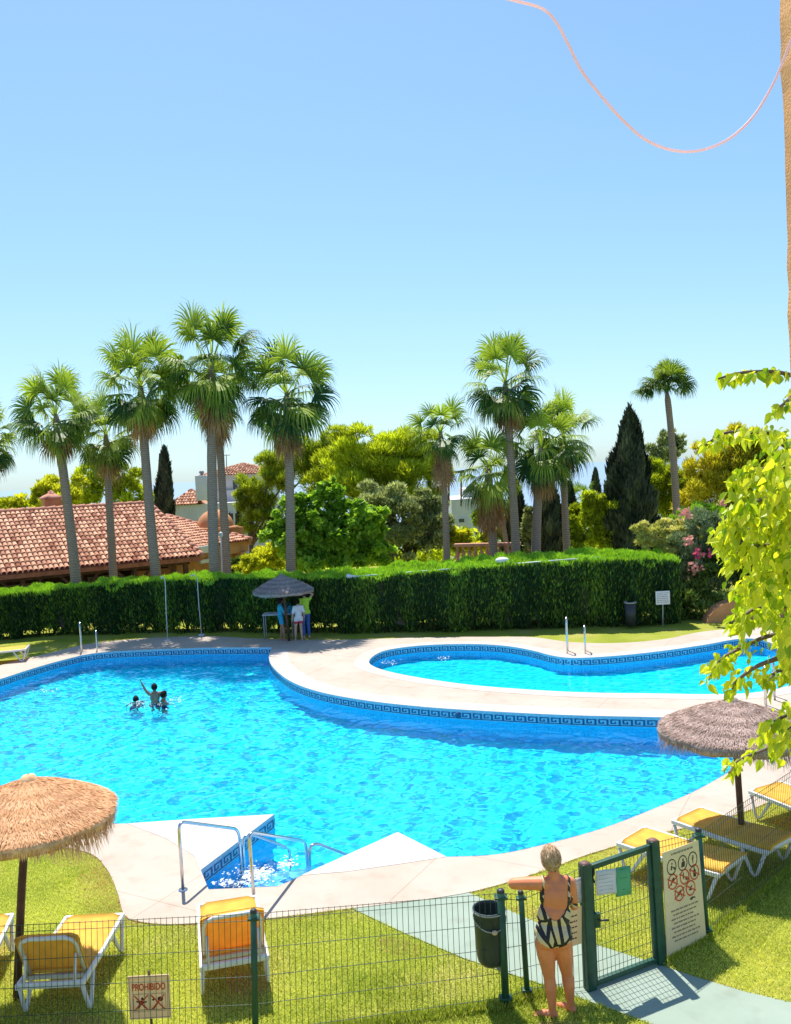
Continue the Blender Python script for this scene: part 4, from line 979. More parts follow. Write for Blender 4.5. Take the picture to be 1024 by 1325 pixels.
# handrails of the pool steps
def handrail(pts, r, label, second=None):
    b = Vector((pts[0].x, pts[0].y, 0)); root = empty('handrail', b, 0, label, 'handrail', 'steel handrails of the pool steps')
    def smooth(ps): 
        out = []
        for i, p in enumerate(ps):
            if 0 < i < len(ps) - 1:
                a = p + (ps[i - 1] - p).normalized() * min(.13, (ps[i - 1] - p).length * .45); c = p + (ps[i + 1] - p).normalized() * min(.13, (ps[i + 1] - p).length * .45)
                for k in range(6):
                    t = k / 5; out.append(a * (1 - t) ** 2 + p * 2 * t * (1 - t) + c * t * t)
            else: out.append(p)
        return out
    mb = MB(); mb.tube([p - b for p in smooth(pts)], r, 10); mb.build('long_rail', M_steel, root)
    if second: mb = MB(); mb.tube([p - b for p in smooth(second)], r, 10); mb.build('short_rail', M_steel, root)
    mb = MB(); mb.lathe([(.01, .012), (.055, .01), (.06, 0)], 14, (0, 0, ZD + .002)); mb.build('flange', M_steel, root)
    return root
def zz(p, z): return Vector((p.x, p.y, z))
def zp(u, v, y): return P(u, v, y)
q0 = G(237, 1152, ZD); q1 = G(313, 1124, -.22)
r0 = G(330, 1176, ZD); r1 = G(399, 1132, -.22)
dv3 = r1 - r0; dv3.z = 0; dl = r1 + dv3 * .05; dv2 = q1 - q0; dv2.z = 0; ql = q1 + dv2 * .05
c1 = P(409, 1091, dl.y + .08); c2 = G(458, 1110, -.28); e3 = c2 - c1; g1 = Vector((ql.x + c1.x - dl.x, ql.y + .08, c1.z + .06))
handrail([q0, P(231, 1063, q0.y), P(309, 1073, q1.y), zz(q1, -.7)], .021, 'left steel handrail arching from the deck down to the pool steps', [zz(ql, -.7), zz(ql, g1.z - .02), g1, g1 + e3, g1 + e3 * 1.05 - Vector((0, 0, .7))])
handrail([r0, P(322, 1076, r0.y), P(396, 1089, r1.y), zz(r1, -.7)], .021, 'right steel handrail of the pool steps, rising behind the fence post', [zz(dl, -.7), zz(dl, c1.z - .02), c1, c2, c2 + e3 * .05 - Vector((0, 0, .7))])
# ladders
def ladder(pa, pb, inward, h1, h2, label):
    root = empty('pool_ladder', (pa + pb) / 2, 0, label, 'pool ladder', 'steel pool ladders'); c = (pa + pb) / 2; inw = inward.normalized()
    for p, h in ((pa, h1), (pb, h2)):
        o = p - c; mb = MB(); pts = [o]
        for k in range(9):
            t = math.pi * k / 8; pts.append(o + inw * (.17 - .17 * math.cos(t)) + Vector((0, 0, h - .17 + .17 * math.sin(t))))
        pts.append(o + inw * .34 + Vector((0, 0, -.9))); mb.tube(pts, .022, 8); mb.build('stringer', M_steel, root)
    for z in (-.12, -.38, -.64):
        mb = MB(); mb.box(((pa + pb) / 2 - c) + inw * .34 + Vector((0, 0, z)), ((pa - pb).length, .09, .03), M=Matrix(((pb - pa).normalized(), inw, Vector((0, 0, 1)))).transposed()); mb.build('step', M_steel, root)
    return root
pa, pb = G(106, 842, ZD), G(126, 840, ZD); d_ = pb - pa; ladder(pa, pb, Vector((d_.y, -d_.x, 0)), .92, .62, 'steel ladder in the far left corner of the main pool')
pa, pb = G(735, 842, ZD), G(758, 842, ZD); d_ = pb - pa; ladder(pa, pb, Vector((d_.y, -d_.x, 0)), .95, .72, 'steel ladder at the waist of the small pool')
pa, pb = G(992, 918, ZD), G(1003, 906, ZD); ladder(pa, pb, Vector((.35, 1, 0)), .85, .85, 'steel ladder at the right end of the small pool behind leaves')
# slim poles by the hedge (outdoor showers), lamp pole
def pole_thing(name, pts, r, label, cat, m_, group=None, extra=None):
    b = Vector((pts[0].x, pts[0].y, 0)); root = empty(name, b, 0, label, cat, group); mb = MB(); mb.tube([p - b for p in pts], r, 8); mb.build('pole', m_, root)
    if extra: extra(root, b)
    return root
M_wpole = mat('white_pole', (.62, .62, .6), .4, var=.08)
def shower(bpx, tpx, dx, label):
    b = G(*bpx); t = P(*tpx, b.y)
    def ex(root, b0):
        e = t + Vector((dx, -.12, -.02)); mb = MB(); mb.lathe([(.015, .05), (.055, 0), (.01, -.004)], 12, e - b0); mb.build('shower_head', M_steel, root)
        mb = MB(); m = b.lerp(t, .45) - b0; mb.tube([m + Vector((0, -.03, 0)), m + Vector((0, -.08, 0))], .02, 8); mb.build('tap', M_steel, root)
        mb = MB(); mb.lathe([(.12, 0), (.11, .03), (.01, .035)], 16, Vector((0, 0, .004))); mb.build('foot_plate', M_wpole, root)
    pole_thing('outdoor_shower', [b, b.lerp(t, .5), t - Vector((dx * .2, 0, .12)), t + Vector((dx * .4, -.03, .02)), t + Vector((dx, -.12, .03))], .015, label, 'shower', M_wpole, 'slim white showers by the hedge', ex)
shower((217, 829), (213, 747), -.06, 'slim white outdoor shower, straight one on the left')
shower((261, 822), (254, 744), -.12, 'slim white outdoor shower leaning and bent at the top')
b = P(287, 760, 30.9); t = P(286, 694, 30.9); b.z = 0
pole_thing('lamp_pole', [b, t], .025, 'thin white lamp pole before the thickest palm trunk', 'lamp', M_wpole, None, lambda root, b0: MB.build((lambda m: (m.ell(t - b0 + Vector((0, 0, .06)), (.08, .08, .1)), m)[1])(MB()), 'lamp_globe', M_wpole, root))
# notice post, bin far away
b = G(858, 811); t = P(858, 768, b.y)
def notice(root, b0):
    p = P(858, 773.5, b.y - .03) - b0; mb = MB(); mb.box(p, (.43, .02, .41), bev=.004); o = mb.build('board', mat('white_enamel', (.72, .70, .68), .5, var=.05), root)
    rr = random.Random(4)
    mb = MB()
    for k in range(6):
        x = -.17
        while x < .15:
            l = rr.uniform(.02, .07); l = min(l, .17 - x); mb.box(p + Vector((x + l / 2, -.0125, .145 - k * .055)), (l, .003, .018)); x += l + .02
    mb.build('lettering', mat('grey_lettering', (.25, .2, .22), .7), o)
pole_thing('notice_post', [b, t], .02, 'small white notice board on a thin post before the bush', 'sign', M_galv, None, notice)
c = G(817, 813); mb = MB(); root = empty('litter_bin', c, 0, 'dark litter bin standing against the far hedge', 'bin')
mb.lathe([(.01, .10), (.15, .10), (.18, .78), (.165, .78), (.14, .2), (.01, .18)], 20); mb.build('tub', M_black, root)
mb = MB(); mb.lathe([(.175, .77), (.19, .775), (.19, .81), (.17, .81), (.165, .77)], 20); mb.build('rim', M_galv, root); mb = MB(); mb.tube([(0, .18, 0), (0, .18, .7)], .025, 8); mb.build('support', M_black, root)
# telescopic cleaning pole lying on the hedge
a, b = P(455, 746.5, 28.3), P(776, 721, 27.2); root = empty('cleaning_pole', a, 0, 'long telescopic pool brush lying along the hedge top', 'pool brush')
mid = a.lerp(b, .52); mb = MB(); mb.tube([Vector(), mid - a], .022, 8); mb.build('inner_tube', mat('pale_green_tube', (.45, .6, .55), .4), root); mb = MB(); mb.tube([mid - a, b - a], .028, 8); mb.build('outer_tube', M_wpole, root)
mb = MB(); mb.box((0, 0, 0), (.34, .22, .13), M=Matrix.Rotation(.25, 3, 'Y'), bev=.04); mb.build('brush_head', M_plastic, root)
mb = MB(); mb.ell(tuple(P(650, 725, 27.6)), (.22, .16, .10)); o = mb.build('float', M_plastic); tag(o, 'white plastic float resting on the hedge top beside the brush pole', 'float')
# ------------------------------------------------------------------ fence, gate, signs
FH = 1.19
def tilt(bpx, tpx): b = G(*bpx); return b, P(*tpx, b.y)
fence = empty('mesh_fence', tuple(G(400, 1346)), 0, 'long green welded wire mesh fence along the near lawn', 'fence', 'green wire fences'); fo = Vector(fence.location)
def panel(mb, a0, a1, t0, t1, step=.052, rows=(.04, .10, .35, .60, .85, 1.10, 1.16), r=.0026, base=fo, curl=True):
    n = max(2, int((a1 - a0).length / step)); nrm = (a1 - a0).cross(Vector((0, 0, 1))).normalized()
    for i in range(n + 1):
        p, q = a0.lerp(a1, i / n), t0.lerp(t1, i / n); hh = (q - p)
        mb.tube([p + hh * .02 - base, p + hh * .98 - base], r, 4, cap=False)
    for z in rows:
        f = z / FH; mb.tube([a0.lerp(t0, f) + nrm * .004 - base, a1.lerp(t1, f) + nrm * .004 - base], r * 1.25, 4, cap=False)
def post(b, t, r, parent, base, clamp=True, sq=False, name='post'):
    mb = MB(); x_ = (t - b)
    if sq: mb.bar(b - base - x_ * .05, t - base, r * 2, r * 2, up=(1, .4, 0), bev=.006)
    else: mb.tube([b - base - x_ * .05, t - base], r, 12)
    o = mb.build(name, M_greenm, parent)
    mb = MB(); mb.lathe([(r * 1.04, -.022), (r * 1.06, .0), (r * .7, .012), (.002, .016)], 12, t - base); mb.build('post_cap', mat('brown_cap', (.16, .075, .06), .6) if sq else M_black, o)
    if clamp:
        for f in (.08, .94):
            c = b.lerp(t, f) - base; mb = MB(); mb.box(c, (r * 3.4, r * 2.4, .022), bev=.004); mb.build('clamp', M_greenm, o)
    return o
pL = tilt((-120, 1372), (-122, 1200)); pM = tilt((331, 1350), (328, 1178)); pB = tilt((655, 1303), (648, 1152)); pT = tilt((683, 1292), (674, 1154))
gL = tilt((764, 1281), (757, 1117)); gR = tilt((855, 1247), (845, 1087)); pR = tilt((915, 1214), (904, 1073))
pE = (pR[0] + (pR[0] - gR[0]).normalized() * 2.1 + Vector((.1, .55, 0)), None); pE = (pE[0], pE[0] + (pR[1] - pR[0]))
for a, b in ((pL, pM), (pM, pB), (pB, pT), (pT, gL)):
    mb = MB(); panel(mb, a[0], b[0], a[1], b[1]); mb.build('wire_panel', M_wire, fence)
for p, r in ((pL, .028), (pM, .03), (pB, .036), (pT, .027)): post(p[0], p[1], r, fence, fo)
fence2 = empty('mesh_fence', tuple(pR[0]), 0, 'short green wire fence right of the gate, holding the rule board', 'fence', 'green wire fences'); f2 = Vector(fence2.location)
for a, b in ((gR, pR), (pR, pE)):
    mb = MB(); panel(mb, a[0], b[0], a[1], b[1], base=f2, step=.05); mb.build('wire_panel', M_wire, fence2)
post(pR[0], pR[1], .034, fence2, f2); post(pE[0], pE[1], .034, fence2, f2)
gate = empty('gate', tuple(gL[0]), 0, 'green wire gate closed across the painted path', 'gate'); go = Vector(gate.location)
post(gL[0], gL[1], .048, gate, go, False, True, 'gate_post'); post(gR[0], gR[1], .048, gate, go, False, True, 'gate_post')
ga, gb = gL[0].lerp(gR[0], .075), gL[0].lerp(gR[0], .93); gta, gtb = gL[1].lerp(gR[1], .075), gL[1].lerp(gR[1], .93)
za = lambda p, q, f: p.lerp(q, f) - go
mb = MB()
for f in (.045, .955): mb.bar(za(ga, gta, f), za(gb, gtb, f), .05, .05, bev=.005)
mb.bar(za(ga, gta, .02), za(ga, gta, .975), .04, .04, up=(1, .4, 0), bev=.005); mb.bar(za(gb, gtb, .02), za(gb, gtb, .975), .04, .04, up=(1, .4, 0), bev=.005)
mb.build('gate_frame', M_greenm, gate)
mb = MB(); panel(mb, ga, gb, ga + (gta - ga) * .96, gb + (gtb - gb) * .96, base=go, rows=(.15, .25, .40, .55, .70, .85, 1.0), step=.05); mb.build('wire_panel', M_wire, gate)
for f in (.2, .8):
    mb = MB(); mb.tube([za(gR[0], gR[1], f) + Vector((-.06, -.02, -.05)), za(gR[0], gR[1], f) + Vector((-.06, -.02, .05))], .016, 8); mb.build('hinge', M_greenm, gate)
mb = MB(); mb.box(za(ga, gta, .55) + Vector((.03, -.03, 0)), (.07, .05, .14), bev=.006); o = mb.build('lock_box', M_greenm, gate); mb = MB(); c = za(ga, gta, .56) + Vector((.04, -.07, 0)); mb.tube([c, c + Vector((.10, 0, 0))], .010, 8); mb.build('handle', M_black, o)
# ---- plates (signs, papers)
class Plate:
    def __init__(s, bl, br, tl, tr, thick, name, m_, label=None, cat='sign', wav=0.0, group=None, nx=1):
        s.c = [Vector(p) for p in (bl, br, tl, tr)]; s.n = (s.c[1] - s.c[0]).cross(s.c[2] - s.c[0]).normalized()
        if s.n.y > 0: s.n = -s.n
        s.o = (s.c[0] + s.c[1]) / 2; s.w = (s.c[1] - s.c[0]).length; s.h = (s.c[2] - s.c[0]).length; s.wav = wav
        mb = MB(); N = nx; vs = []
        for off in (0, -thick):
            for j in range(N + 1):
                for i in range(N + 1): vs.append(s.at(i / N, j / N, off))
        M_ = (N + 1) ** 2; W = N + 1; fs = []
        for j in range(N):
            for i in range(N):
                q = j * W + i; fs += [(q, q + 1, q + W + 1, q + W), (M_ + q, M_ + q + W, M_ + q + W + 1, M_ + q + 1)]
        for i in range(N): fs += [(i, M_ + i, M_ + i + 1, i + 1), (N * W + i, N * W + i + 1, M_ + N * W + i + 1, M_ + N * W + i), (i * W, i * W + W, M_ + i * W + W, M_ + i * W), (i * W + N, M_ + i * W + N, M_ + i * W + W + N, i * W + W + N)]
        mb.add(vs, fs, 0, N > 1); me = mb.mesh(name); s.ob = link_mesh(name, me, m_); s.ob.location = s.o
        if label: tag(s.ob, label, cat, group)
    def at(s, u, v, off=0.0):
        a = s.c[0].lerp(s.c[1], u); b = s.c[2].lerp(s.c[3], u)
        return a.lerp(b, v) + s.n * (off + s.wav * math.sin(u * 7 + v * 4) * math.sin(v * 5 + 1)) - s.o
    def poly(s, mb, pts, off=.002): mb.add([s.at(u, v, off) for u, v in pts], [tuple(range(len(pts)))])
    def stroke(s, mb, a, b, w, off=.002):
        dx, dy = (b[0] - a[0]) * s.w, (b[1] - a[1]) * s.h; l = math.hypot(dx, dy) + 1e-9; px, py = -dy / l * w / 2 / s.w, dx / l * w / 2 / s.h
        s.poly(mb, [(a[0] + px, a[1] + py), (a[0] - px, a[1] - py), (b[0] - px, b[1] - py), (b[0] + px, b[1] + py)], off)
    def ring(s, mb, c, r, w, off=.002, n=36):
        vs = []; 
        for k in range(n):
            t = 2 * math.pi * k / n
            for rr in (r, r - w): vs.append(s.at(c[0] + rr * math.cos(t) / s.w, c[1] + rr * math.sin(t) / s.h, off))
        mb.add(vs, [(2 * k, 2 * ((k + 1) % n), 2 * ((k + 1) % n) + 1, 2 * k + 1) for k in range(n)])
    def disc(s, mb, c, r, off=.002, n=18, ry=None): s.poly(mb, [(c[0] + r * math.cos(2 * math.pi * k / n) / s.w, c[1] + (ry or r) * math.sin(2 * math.pi * k / n) / s.h) for k in range(n)], off)
    def words(s, mb, v, h, u0, u1, seed, off=.002, gap=.018):
        rr = random.Random(seed); u = u0
        while u < u1 - .02:
            l = rr.uniform(.03, .11); l = min(l, u1 - u); s.poly(mb, [(u, v), (u + l, v), (u + l, v + h), (u, v + h)], off); u += l + gap
    def text(s, mb, txt, u0, v0, h, off=.003, width=None):
        cu = bpy.data.curves.new('t', 'FONT'); cu.body = txt; cu.size = 1; cu.offset = .02; ob = bpy.data.objects.new('t', cu); COL.objects.link(ob)
        dg = bpy.context.evaluated_depsgraph_get(); me = bpy.data.meshes.new_from_object(ob.evaluated_get(dg)); xs = [q.co.x for q in me.vertices]; ys = [q.co.y for q in me.vertices]
        kx = (width or .8) / (max(xs) - min(xs)); ky = h / (max(ys) - min(ys))
        mb.add([s.at(u0 + (q.co.x - min(xs)) * kx, v0 + (q.co.y - min(ys)) * ky, off) for q in me.vertices], [tuple(f.vertices) for f in me.polygons])
        bpy.data.objects.remove(ob); bpy.data.meshes.remove(me)
M_board = mat('cream_board', (.80, .68, .44), .55, var=.06, scale=3, trans=.2)
M_red = mat('sign_red', (.55, .05, .025), .5, var=.08); M_ink = mat('sign_black', (.03, .025, .02), .6, var=.1); M_tan = mat('sign_grey_text', (.26, .21, .15), .7, var=.1)
M_paper = mat('white_paper', (.70, .70, .74), .8, var=.05, trans=.25); M_gpaper = mat('green_paper', (.12, .42, .22), .7, var=.08, trans=.15)
# rule board
def onfence(f, h, a=gR, b=pR, out=.035):
    p = a[0].lerp(b[0], f); q = a[1].lerp(b[1], f); n_ = (b[0] - a[0]).cross(Vector((0, 0, 1))).normalized(); n_ = n_ if n_.y < 0 else -n_
    return p.lerp(q, h / FH) + n_ * out
bd = Plate(onfence(.085, .06), onfence(.93, .02), onfence(.13, 1.06), onfence(.92, 1.09), .006, 'rule_board', M_board, 'tall cream rule board with black and red pictogram circles by the gate')
red, ink, tan = MB(), MB(), MB()
bd.words(tan, .945, .018, .22, .82, 1)
for i, u in enumerate((.22, .52, .80)):
    bd.ring(ink, (u, .835), .082, .012); v = .835
    bd.disc(ink, (u + .01, v + .03), .011)
    if i == 0: bd.stroke(ink, (u, v + .012), (u - .01, v - .03), .02); bd.stroke(ink, (u, v + .005), (u + .07, v - .02), .010); bd.disc(ink, (u + .07, v - .022), .014)
    if i == 1: bd.poly(ink, [(u - .05, v - .04), (u + .05, v - .04), (u + .06, v + .01), (u - .02, v + .01)]); bd.stroke(ink, (u + .02, v + .045), (u + .03, v), .012)
    if i == 2: bd.stroke(ink, (u, v + .02), (u, v - .04), .012); bd.stroke(ink, (u - .03, v + .005), (u + .03, v + .012), .008)
def banned(u, v, kind):
    bd.ring(red, (u, v), .082, .014)
    bd.stroke(red, (u - .135, v + .043), (u + .135, v - .043), .013, .003)
    if kind == 0: bd.stroke(red, (u - .135, v - .043), (u + .135, v + .043), .013, .0035); bd.disc(ink, (u + .02, v + .02), .018); bd.stroke(ink, (u, v + .02), (u - .05, v - .03), .018)
    if kind == 1: bd.stroke(ink, (u - .03, v + .045), (u - .03, v - .02), .014); bd.disc(ink, (u + .05, v - .02), .02); bd.stroke(ink, (u - .03, v + .01), (u + .06, v - .02), .012)
    if kind == 2: bd.poly(ink, [(u - .03, v - .045), (u + .04, v - .045), (u + .04, v + .015), (u + .015, v + .03), (u + .015, v + .05), (u - .01, v + .05), (u - .01, v + .03), (u - .03, v + .015)])
    if kind == 3: bd.stroke(red, (u - .135, v - .043), (u + .135, v + .043), .013, .0035); bd.poly(ink, [(u - .06, v - .03), (u + .03, v - .01), (u + .05, v + .03), (u + .01, v + .02), (u - .04, v + .01)]); bd.stroke(ink, (u + .03, v), (u + .05, v - .04), .01)
    if kind == 4: bd.disc(ink, (u, v - .012), .03, .002, 14, .012); bd.stroke(ink, (u - .02, v), (u + .05, v + .02), .012)
for k, (u, v) in enumerate(((.23, .69), (.55, .695), (.82, .705), (.39, .555), (.69, .565))): banned(u, v, (0, 1, 2, 3, 4)[k])
for k in range(8): bd.words(tan, .40 - k * .042, .014, .15 + .05 * (k % 2), .86 - .06 * (k % 3), 20 + k)
bd.poly(ink, [(.64, .455), (.70, .445), (.74, .462), (.80, .45), (.78, .47), (.70, .475)], .003)
for m_, mm, nme in ((red, M_red, 'red_circles'), (ink, M_ink, 'black_pictograms'), (tan, M_tan, 'rules_text')): m_.build(nme, mm, bd.ob).location = (0, 0, 0)
# papers on the gate
def ongate(u, v, Yoff=-.03): 
    f = None; p = P(u, v, gL[0].lerp(gR[0], .3).y); 
    # meet the plane of the gate
    a, b = gL[0], gR[0]; n_ = (b - a).cross(Vector((0, 0, 1))).normalized(); n_ = n_ if n_.y < 0 else -n_
    o = Vector((0, 0, HC)); d = ray(u, v); t = (a + n_ * .03 - o).dot(n_) / d.dot(n_); return o + d * t
p1 = Plate(ongate(772, 1159), ongate(798, 1156), ongate(771, 1127), ongate(797, 1124), .0015, 'paper_notice', M_paper, 'creased white paper sheet hung on the gate wires', 'paper', .008, None, 8)
t_ = MB()
for k in range(5): p1.words(t_, .78 - k * .15, .03, .12, .85, 40 + k)
t_.build('faint_text', mat('pale_grey_text', (.45, .45, .5), .8), p1.ob)
p2 = Plate(ongate(798, 1161), ongate(817, 1157.5), ongate(797, 1123), ongate(816, 1120), .0015, 'paper_notice', M_gpaper, 'plain green paper sheet on the gate beside the white one', 'paper', .003, None, 4)
t_ = MB(); p2.words(t_, .9, .03, .3, .6, 50); p2.words(t_, .6, .02, .2, .8, 51); p2.words(t_, .2, .03, .45, .6, 52); t_.build('faint_text', mat('dark_green_text', (.05, .2, .1), .8), p2.ob)
mb = MB(); c = ongate(769, 1128); c2 = ongate(770, 1143); mb.tube([c + Vector((0, 0, .04)), c, c.lerp(c2, .5) + Vector((-.015, 0, 0)), c2], .008, 6); o = mb.build('strap', M_black); tag(o, 'short black strap tied to the top corner of the gate', 'strap')
def onfen(u, v):
    a, b = pT[0], gL[0]; n_ = (b - a).cross(Vector((0, 0, 1))).normalized(); n_ = n_ if n_.y < 0 else -n_
    o = Vector((0, 0, HC)); d = ray(u, v); t = (a + n_ * .02 - o).dot(n_) / d.dot(n_); return o + d * t
p3 = Plate(onfen(722, 1177), onfen(753, 1168), onfen(722, 1146), onfen(752, 1135), .0015, 'paper_notice', M_paper, 'white printed sheet on the fence behind the woman', 'paper', .004, None, 4)
t_ = MB()
for k in range(7): p3.words(t_, .85 - k * .11, .03, .1, .92, 60 + k)
t_.build('faint_text', mat('pale_grey_text', (.45, .45, .5)), p3.ob)
p4 = Plate(onfen(712, 1234), onfen(753, 1221), onfen(712, 1186), onfen(753, 1172), .005, 'notice_board', M_board, 'cream notice board with dark lines low on the fence behind the woman', 'sign')
t_ = MB()
for k in range(5): p4.words(t_, .78 - k * .15, .035, .15, .85, 70 + k)
t_.build('lettering', M_ink, p4.ob)
# PROHIBIDO
Yp = 7.86; cs = [P(u, v, Yp) for u, v in ((168, 1320), (222, 1317), (165, 1264), (219, 1261))]
p5 = Plate(*cs, .006, 'warning_sign', mat('tan_sign', (.92, .68, .43), .55, var=.06, trans=.2), 'small tan warning sign reading PROHIBIDO above two crossed out pictograms', 'sign')
red, ink, frm = MB(), MB(), MB()
p5.text(red, 'PROHIBIDO', .095, .66, .165, .003, .80)
for a, b in (((.03, .03), (.97, .03)), ((.97, .03), (.97, .97)), ((.97, .97), (.03, .97)), ((.03, .97), (.03, .03))): p5.stroke(frm, a, b, .005)
for u in (.30, .70):
    for a, b in (((u - .185, .18), (u + .185, .18)), ((u + .185, .18), (u + .185, .58)), ((u + .185, .58), (u - .185, .58)), ((u - .185, .58), (u - .185, .18))): p5.stroke(frm, a, b, .004)
    p5.stroke(red, (u - .16, .21), (u + .16, .55), .011, .004); p5.stroke(red, (u - .16, .55), (u + .16, .21), .011, .0045)
u = .30; p5.disc(ink, (u, .38), .022); p5.disc(ink, (u + .03, .47), .013)
for a in ((-.12, .42), (.13, .40), (-.08, .25), (.09, .26)): p5.stroke(ink, (u, .38), (u + a[0], a[1]), .014)
u = .70; p5.disc(ink, (u + .06, .45), .026, .002, 16, .022); p5.stroke(ink, (u + .04, .42), (u - .12, .22), .012); p5.disc(ink, (u - .11, .44), .01)
for m_, mm, nme in ((red, M_red, 'red_lettering'), (ink, M_ink, 'black_pictograms'), (frm, M_tan, 'frame_lines')): m_.build(nme, mm, p5.ob)
b0 = (cs[0] + cs[1]) / 2; t0 = (cs[2] + cs[3]) / 2; g_ = b0 + (b0 - t0) * 1.2; g_.z = -.1
mb = MB(); mb.tube([g_ + Vector((0, .02, 0)) - p5.o, t0 + Vector((0, .02, .03)) - p5.o], .013, 8); mb.build('stake', M_wood, p5.ob)
# bin hung on the fence post
kb = pB[0].y / F; c = P(634, 1200, pB[0].y + .10); c0 = Vector((c.x, c.y, 0))
root = empty('litter_bin', c0, 0, 'dark green plastic litter bin hung on the fence beside the woman', 'bin')
mb = MB(); mb.lathe([(.005, .37), (.09, .37), (.125, .41), (.135, .46), (.152, .88), (.158, .885), (.158, .915), (.146, .915), (.143, .88), (.125, .47), (.005, .45)], 28); mb.build('tub', mat('bin_plastic', (.035, .05, .048), .42, var=.15, scale=6), root)
mb = MB(); mb.tube([Vector((.155 * math.cos(t), .155 * math.sin(t), .90)) for t in [i * math.pi / 12 for i in range(24)]], .008, 6, closed=True); mb.build('rim', M_galv, root)
mb = MB(); mb.tube([Vector((.158 * math.cos(t), .158 * math.sin(t), .86 - .11 * math.sin((t - math.pi) * .9) ** 1 if True else 0)) for t in [math.pi * (1.0 + i / 10) for i in range(11)]], .006, 6); o = mb.build('carry_handle', M_galv, root)
mb = MB(); mb.ell((.03, -.168, .755), (.028, .016, .024)); mb.build('grip', mat('buff_grip', (.5, .38, .28), .6), o)
mb = MB(); bp = pB[0] - c0; mb.bar((bp.x, bp.y - .0, .36), (bp.x - .05, bp.y + .05, .36), .03, .03); mb.bar((bp.x - .03, bp.y + .03, .33), (0, 0, .40), .02, .025); mb.build('bracket', M_galv, root)
# ------------------------------------------------------------------ people
M_skin = mat('tanned_skin', (.72, .235, .10), .5, var=.10, scale=9, bump=.05, bscale=60)
M_skin2 = mat('brown_skin', (.42, .20, .125), .5, var=.10, scale=9)
M_skin3 = mat('fair_skin', (.60, .34, .24), .5, var=.10, scale=9)
M_eye = mat('dark_eye', (.02, .015, .012), .3)
def capsule(mb, pts, rs, seg=12):
    pts = [Vector(p) for p in pts]; d0 = (pts[1] - pts[0]).normalized(); d1 = (pts[-1] - pts[-2]).normalized(); P_ = []; R_ = []
    for k in (0, 1, 2): a = math.pi / 2 * k / 3; P_.append(pts[0] - d0 * rs[0] * math.cos(a)); R_.append(max(.001, rs[0] * math.sin(a)))
    P_ += pts; R_ += list(rs)
    for k in (2, 1, 0): a = math.pi / 2 * k / 3; P_.append(pts[-1] + d1 * rs[-1] * math.cos(a)); R_.append(max(.001, rs[-1] * math.sin(a)))
    mb.tube(P_, R_, seg)
def rot_to(d, up=Vector((0, 0, 1))): x, y, z = basis(d, up); return Matrix((x, y, z)).transposed()
def hand(mb, wrist, direc, palm_n, s=1.0, curl=.5, side=1):
    """palm, four fingers of different lengths with two bends, thumb leaving the side of the palm"""
    d = Vector(direc).normalized(); n = Vector(palm_n); n = (n - d * n.dot(d)).normalized(); x = d.cross(n) * side
    c = Vector(wrist) + d * .045 * s
    M = Matrix((x, n, d)).transposed(); mb.ell(c, (.040 * s, .016 * s, .052 * s), M=M)
    for k, l in enumerate((.068, .078, .072, .056)):
        b = c + d * .040 * s + x * ((k - 1.5) * .0185 * s); p = [b]; dd = d.copy()
        for q in (.45, .32, .23):
            dd = (dd + n * curl * .55).normalized(); p.append(p[-1] + dd * l * q * s)
        capsule(mb, p, [.0088 * s, .0085 * s, .008 * s, .007 * s], 8)
    b = c - d * .018 * s - x * .034 * s; dd = (d * .6 - x * .75 + n * .3).normalized(); capsule(mb, [b, b + dd * .035 * s, b + dd * .035 * s + (d * .8 - x * .3 + n * .4).normalized() * .03 * s], [.012 * s, .0105 * s, .009 * s], 8)
def foot(mb, ankle, direc, s=1.0):
    d = Vector(direc); d.z = 0; d.normalize(); a = Vector(ankle); sd_ = Vector((-d.y, d.x, 0)); g = Vector((a.x, a.y, 0))
    capsule(mb, [a, g - d * .02 * s + Vector((0, 0, .035 * s))], [.036 * s, .033 * s])
    capsule(mb, [g - d * .02 * s + Vector((0, 0, .032 * s)), g + d * .08 * s + Vector((0, 0, .034 * s)), g + d * .14 * s + Vector((0, 0, .020 * s))], [.031 * s, .037 * s, .022 * s])
    for k, l in enumerate((.03, .036, .034, .028, .022)):
        b = g + d * .145 * s + sd_ * ((k - 2) * .0165 * s) + Vector((0, 0, .013 * s)); capsule(mb, [b, b + d * l * s], [.010 * s, .009 * s], 6)
def head(mb, c, face, s=1.0):
    f = Vector(face).normalized(); M = rot_to(f); c = Vector(c); x, y, z = M.col[0], M.col[1], M.col[2]
    mb.ell(c + z * -.008 * s, (.074 * s, .100 * s, .092 * s), M=M); mb.ell(c + z * .028 * s - y * .045 * s, (.056 * s, .066 * s, .060 * s), M=M)
    mb.ell(c + z * .062 * s - y * .098 * s, (.026 * s, .018 * s, .024 * s), M=M)
    capsule(mb, [c + z * .082 * s + y * .006 * s, c + z * .105 * s - y * .035 * s], [.010 * s, .014 * s], 8)
    for sg in (-1, 1): mb.ell(c + x * sg * .076 * s - z * .004 * s - y * .012 * s, (.010 * s, .030 * s, .017 * s), M=M)
    return M
def remeshed(mb, name, vox, m_, root, it=6):
    ob = mb.build(name, m_, None); md = ob.modifiers.new('r', 'REMESH'); md.mode = 'VOXEL'; md.voxel_size = vox; md.use_smooth_shade = True
    sm = ob.modifiers.new('s', 'SMOOTH'); sm.iterations = it; sm.factor = .5
    me = bpy.data.meshes.new_from_object(ob.evaluated_get(bpy.context.evaluated_depsgraph_get())); bpy.data.objects.remove(ob)
    me.name = name; me.materials.clear(); me.materials.append(m_)
    o = bpy.data.objects.new(name, me); COL.objects.link(o); o.parent = root
    try: o.cycles.is_caustics_receiver = True
    except Exception: pass
    return o
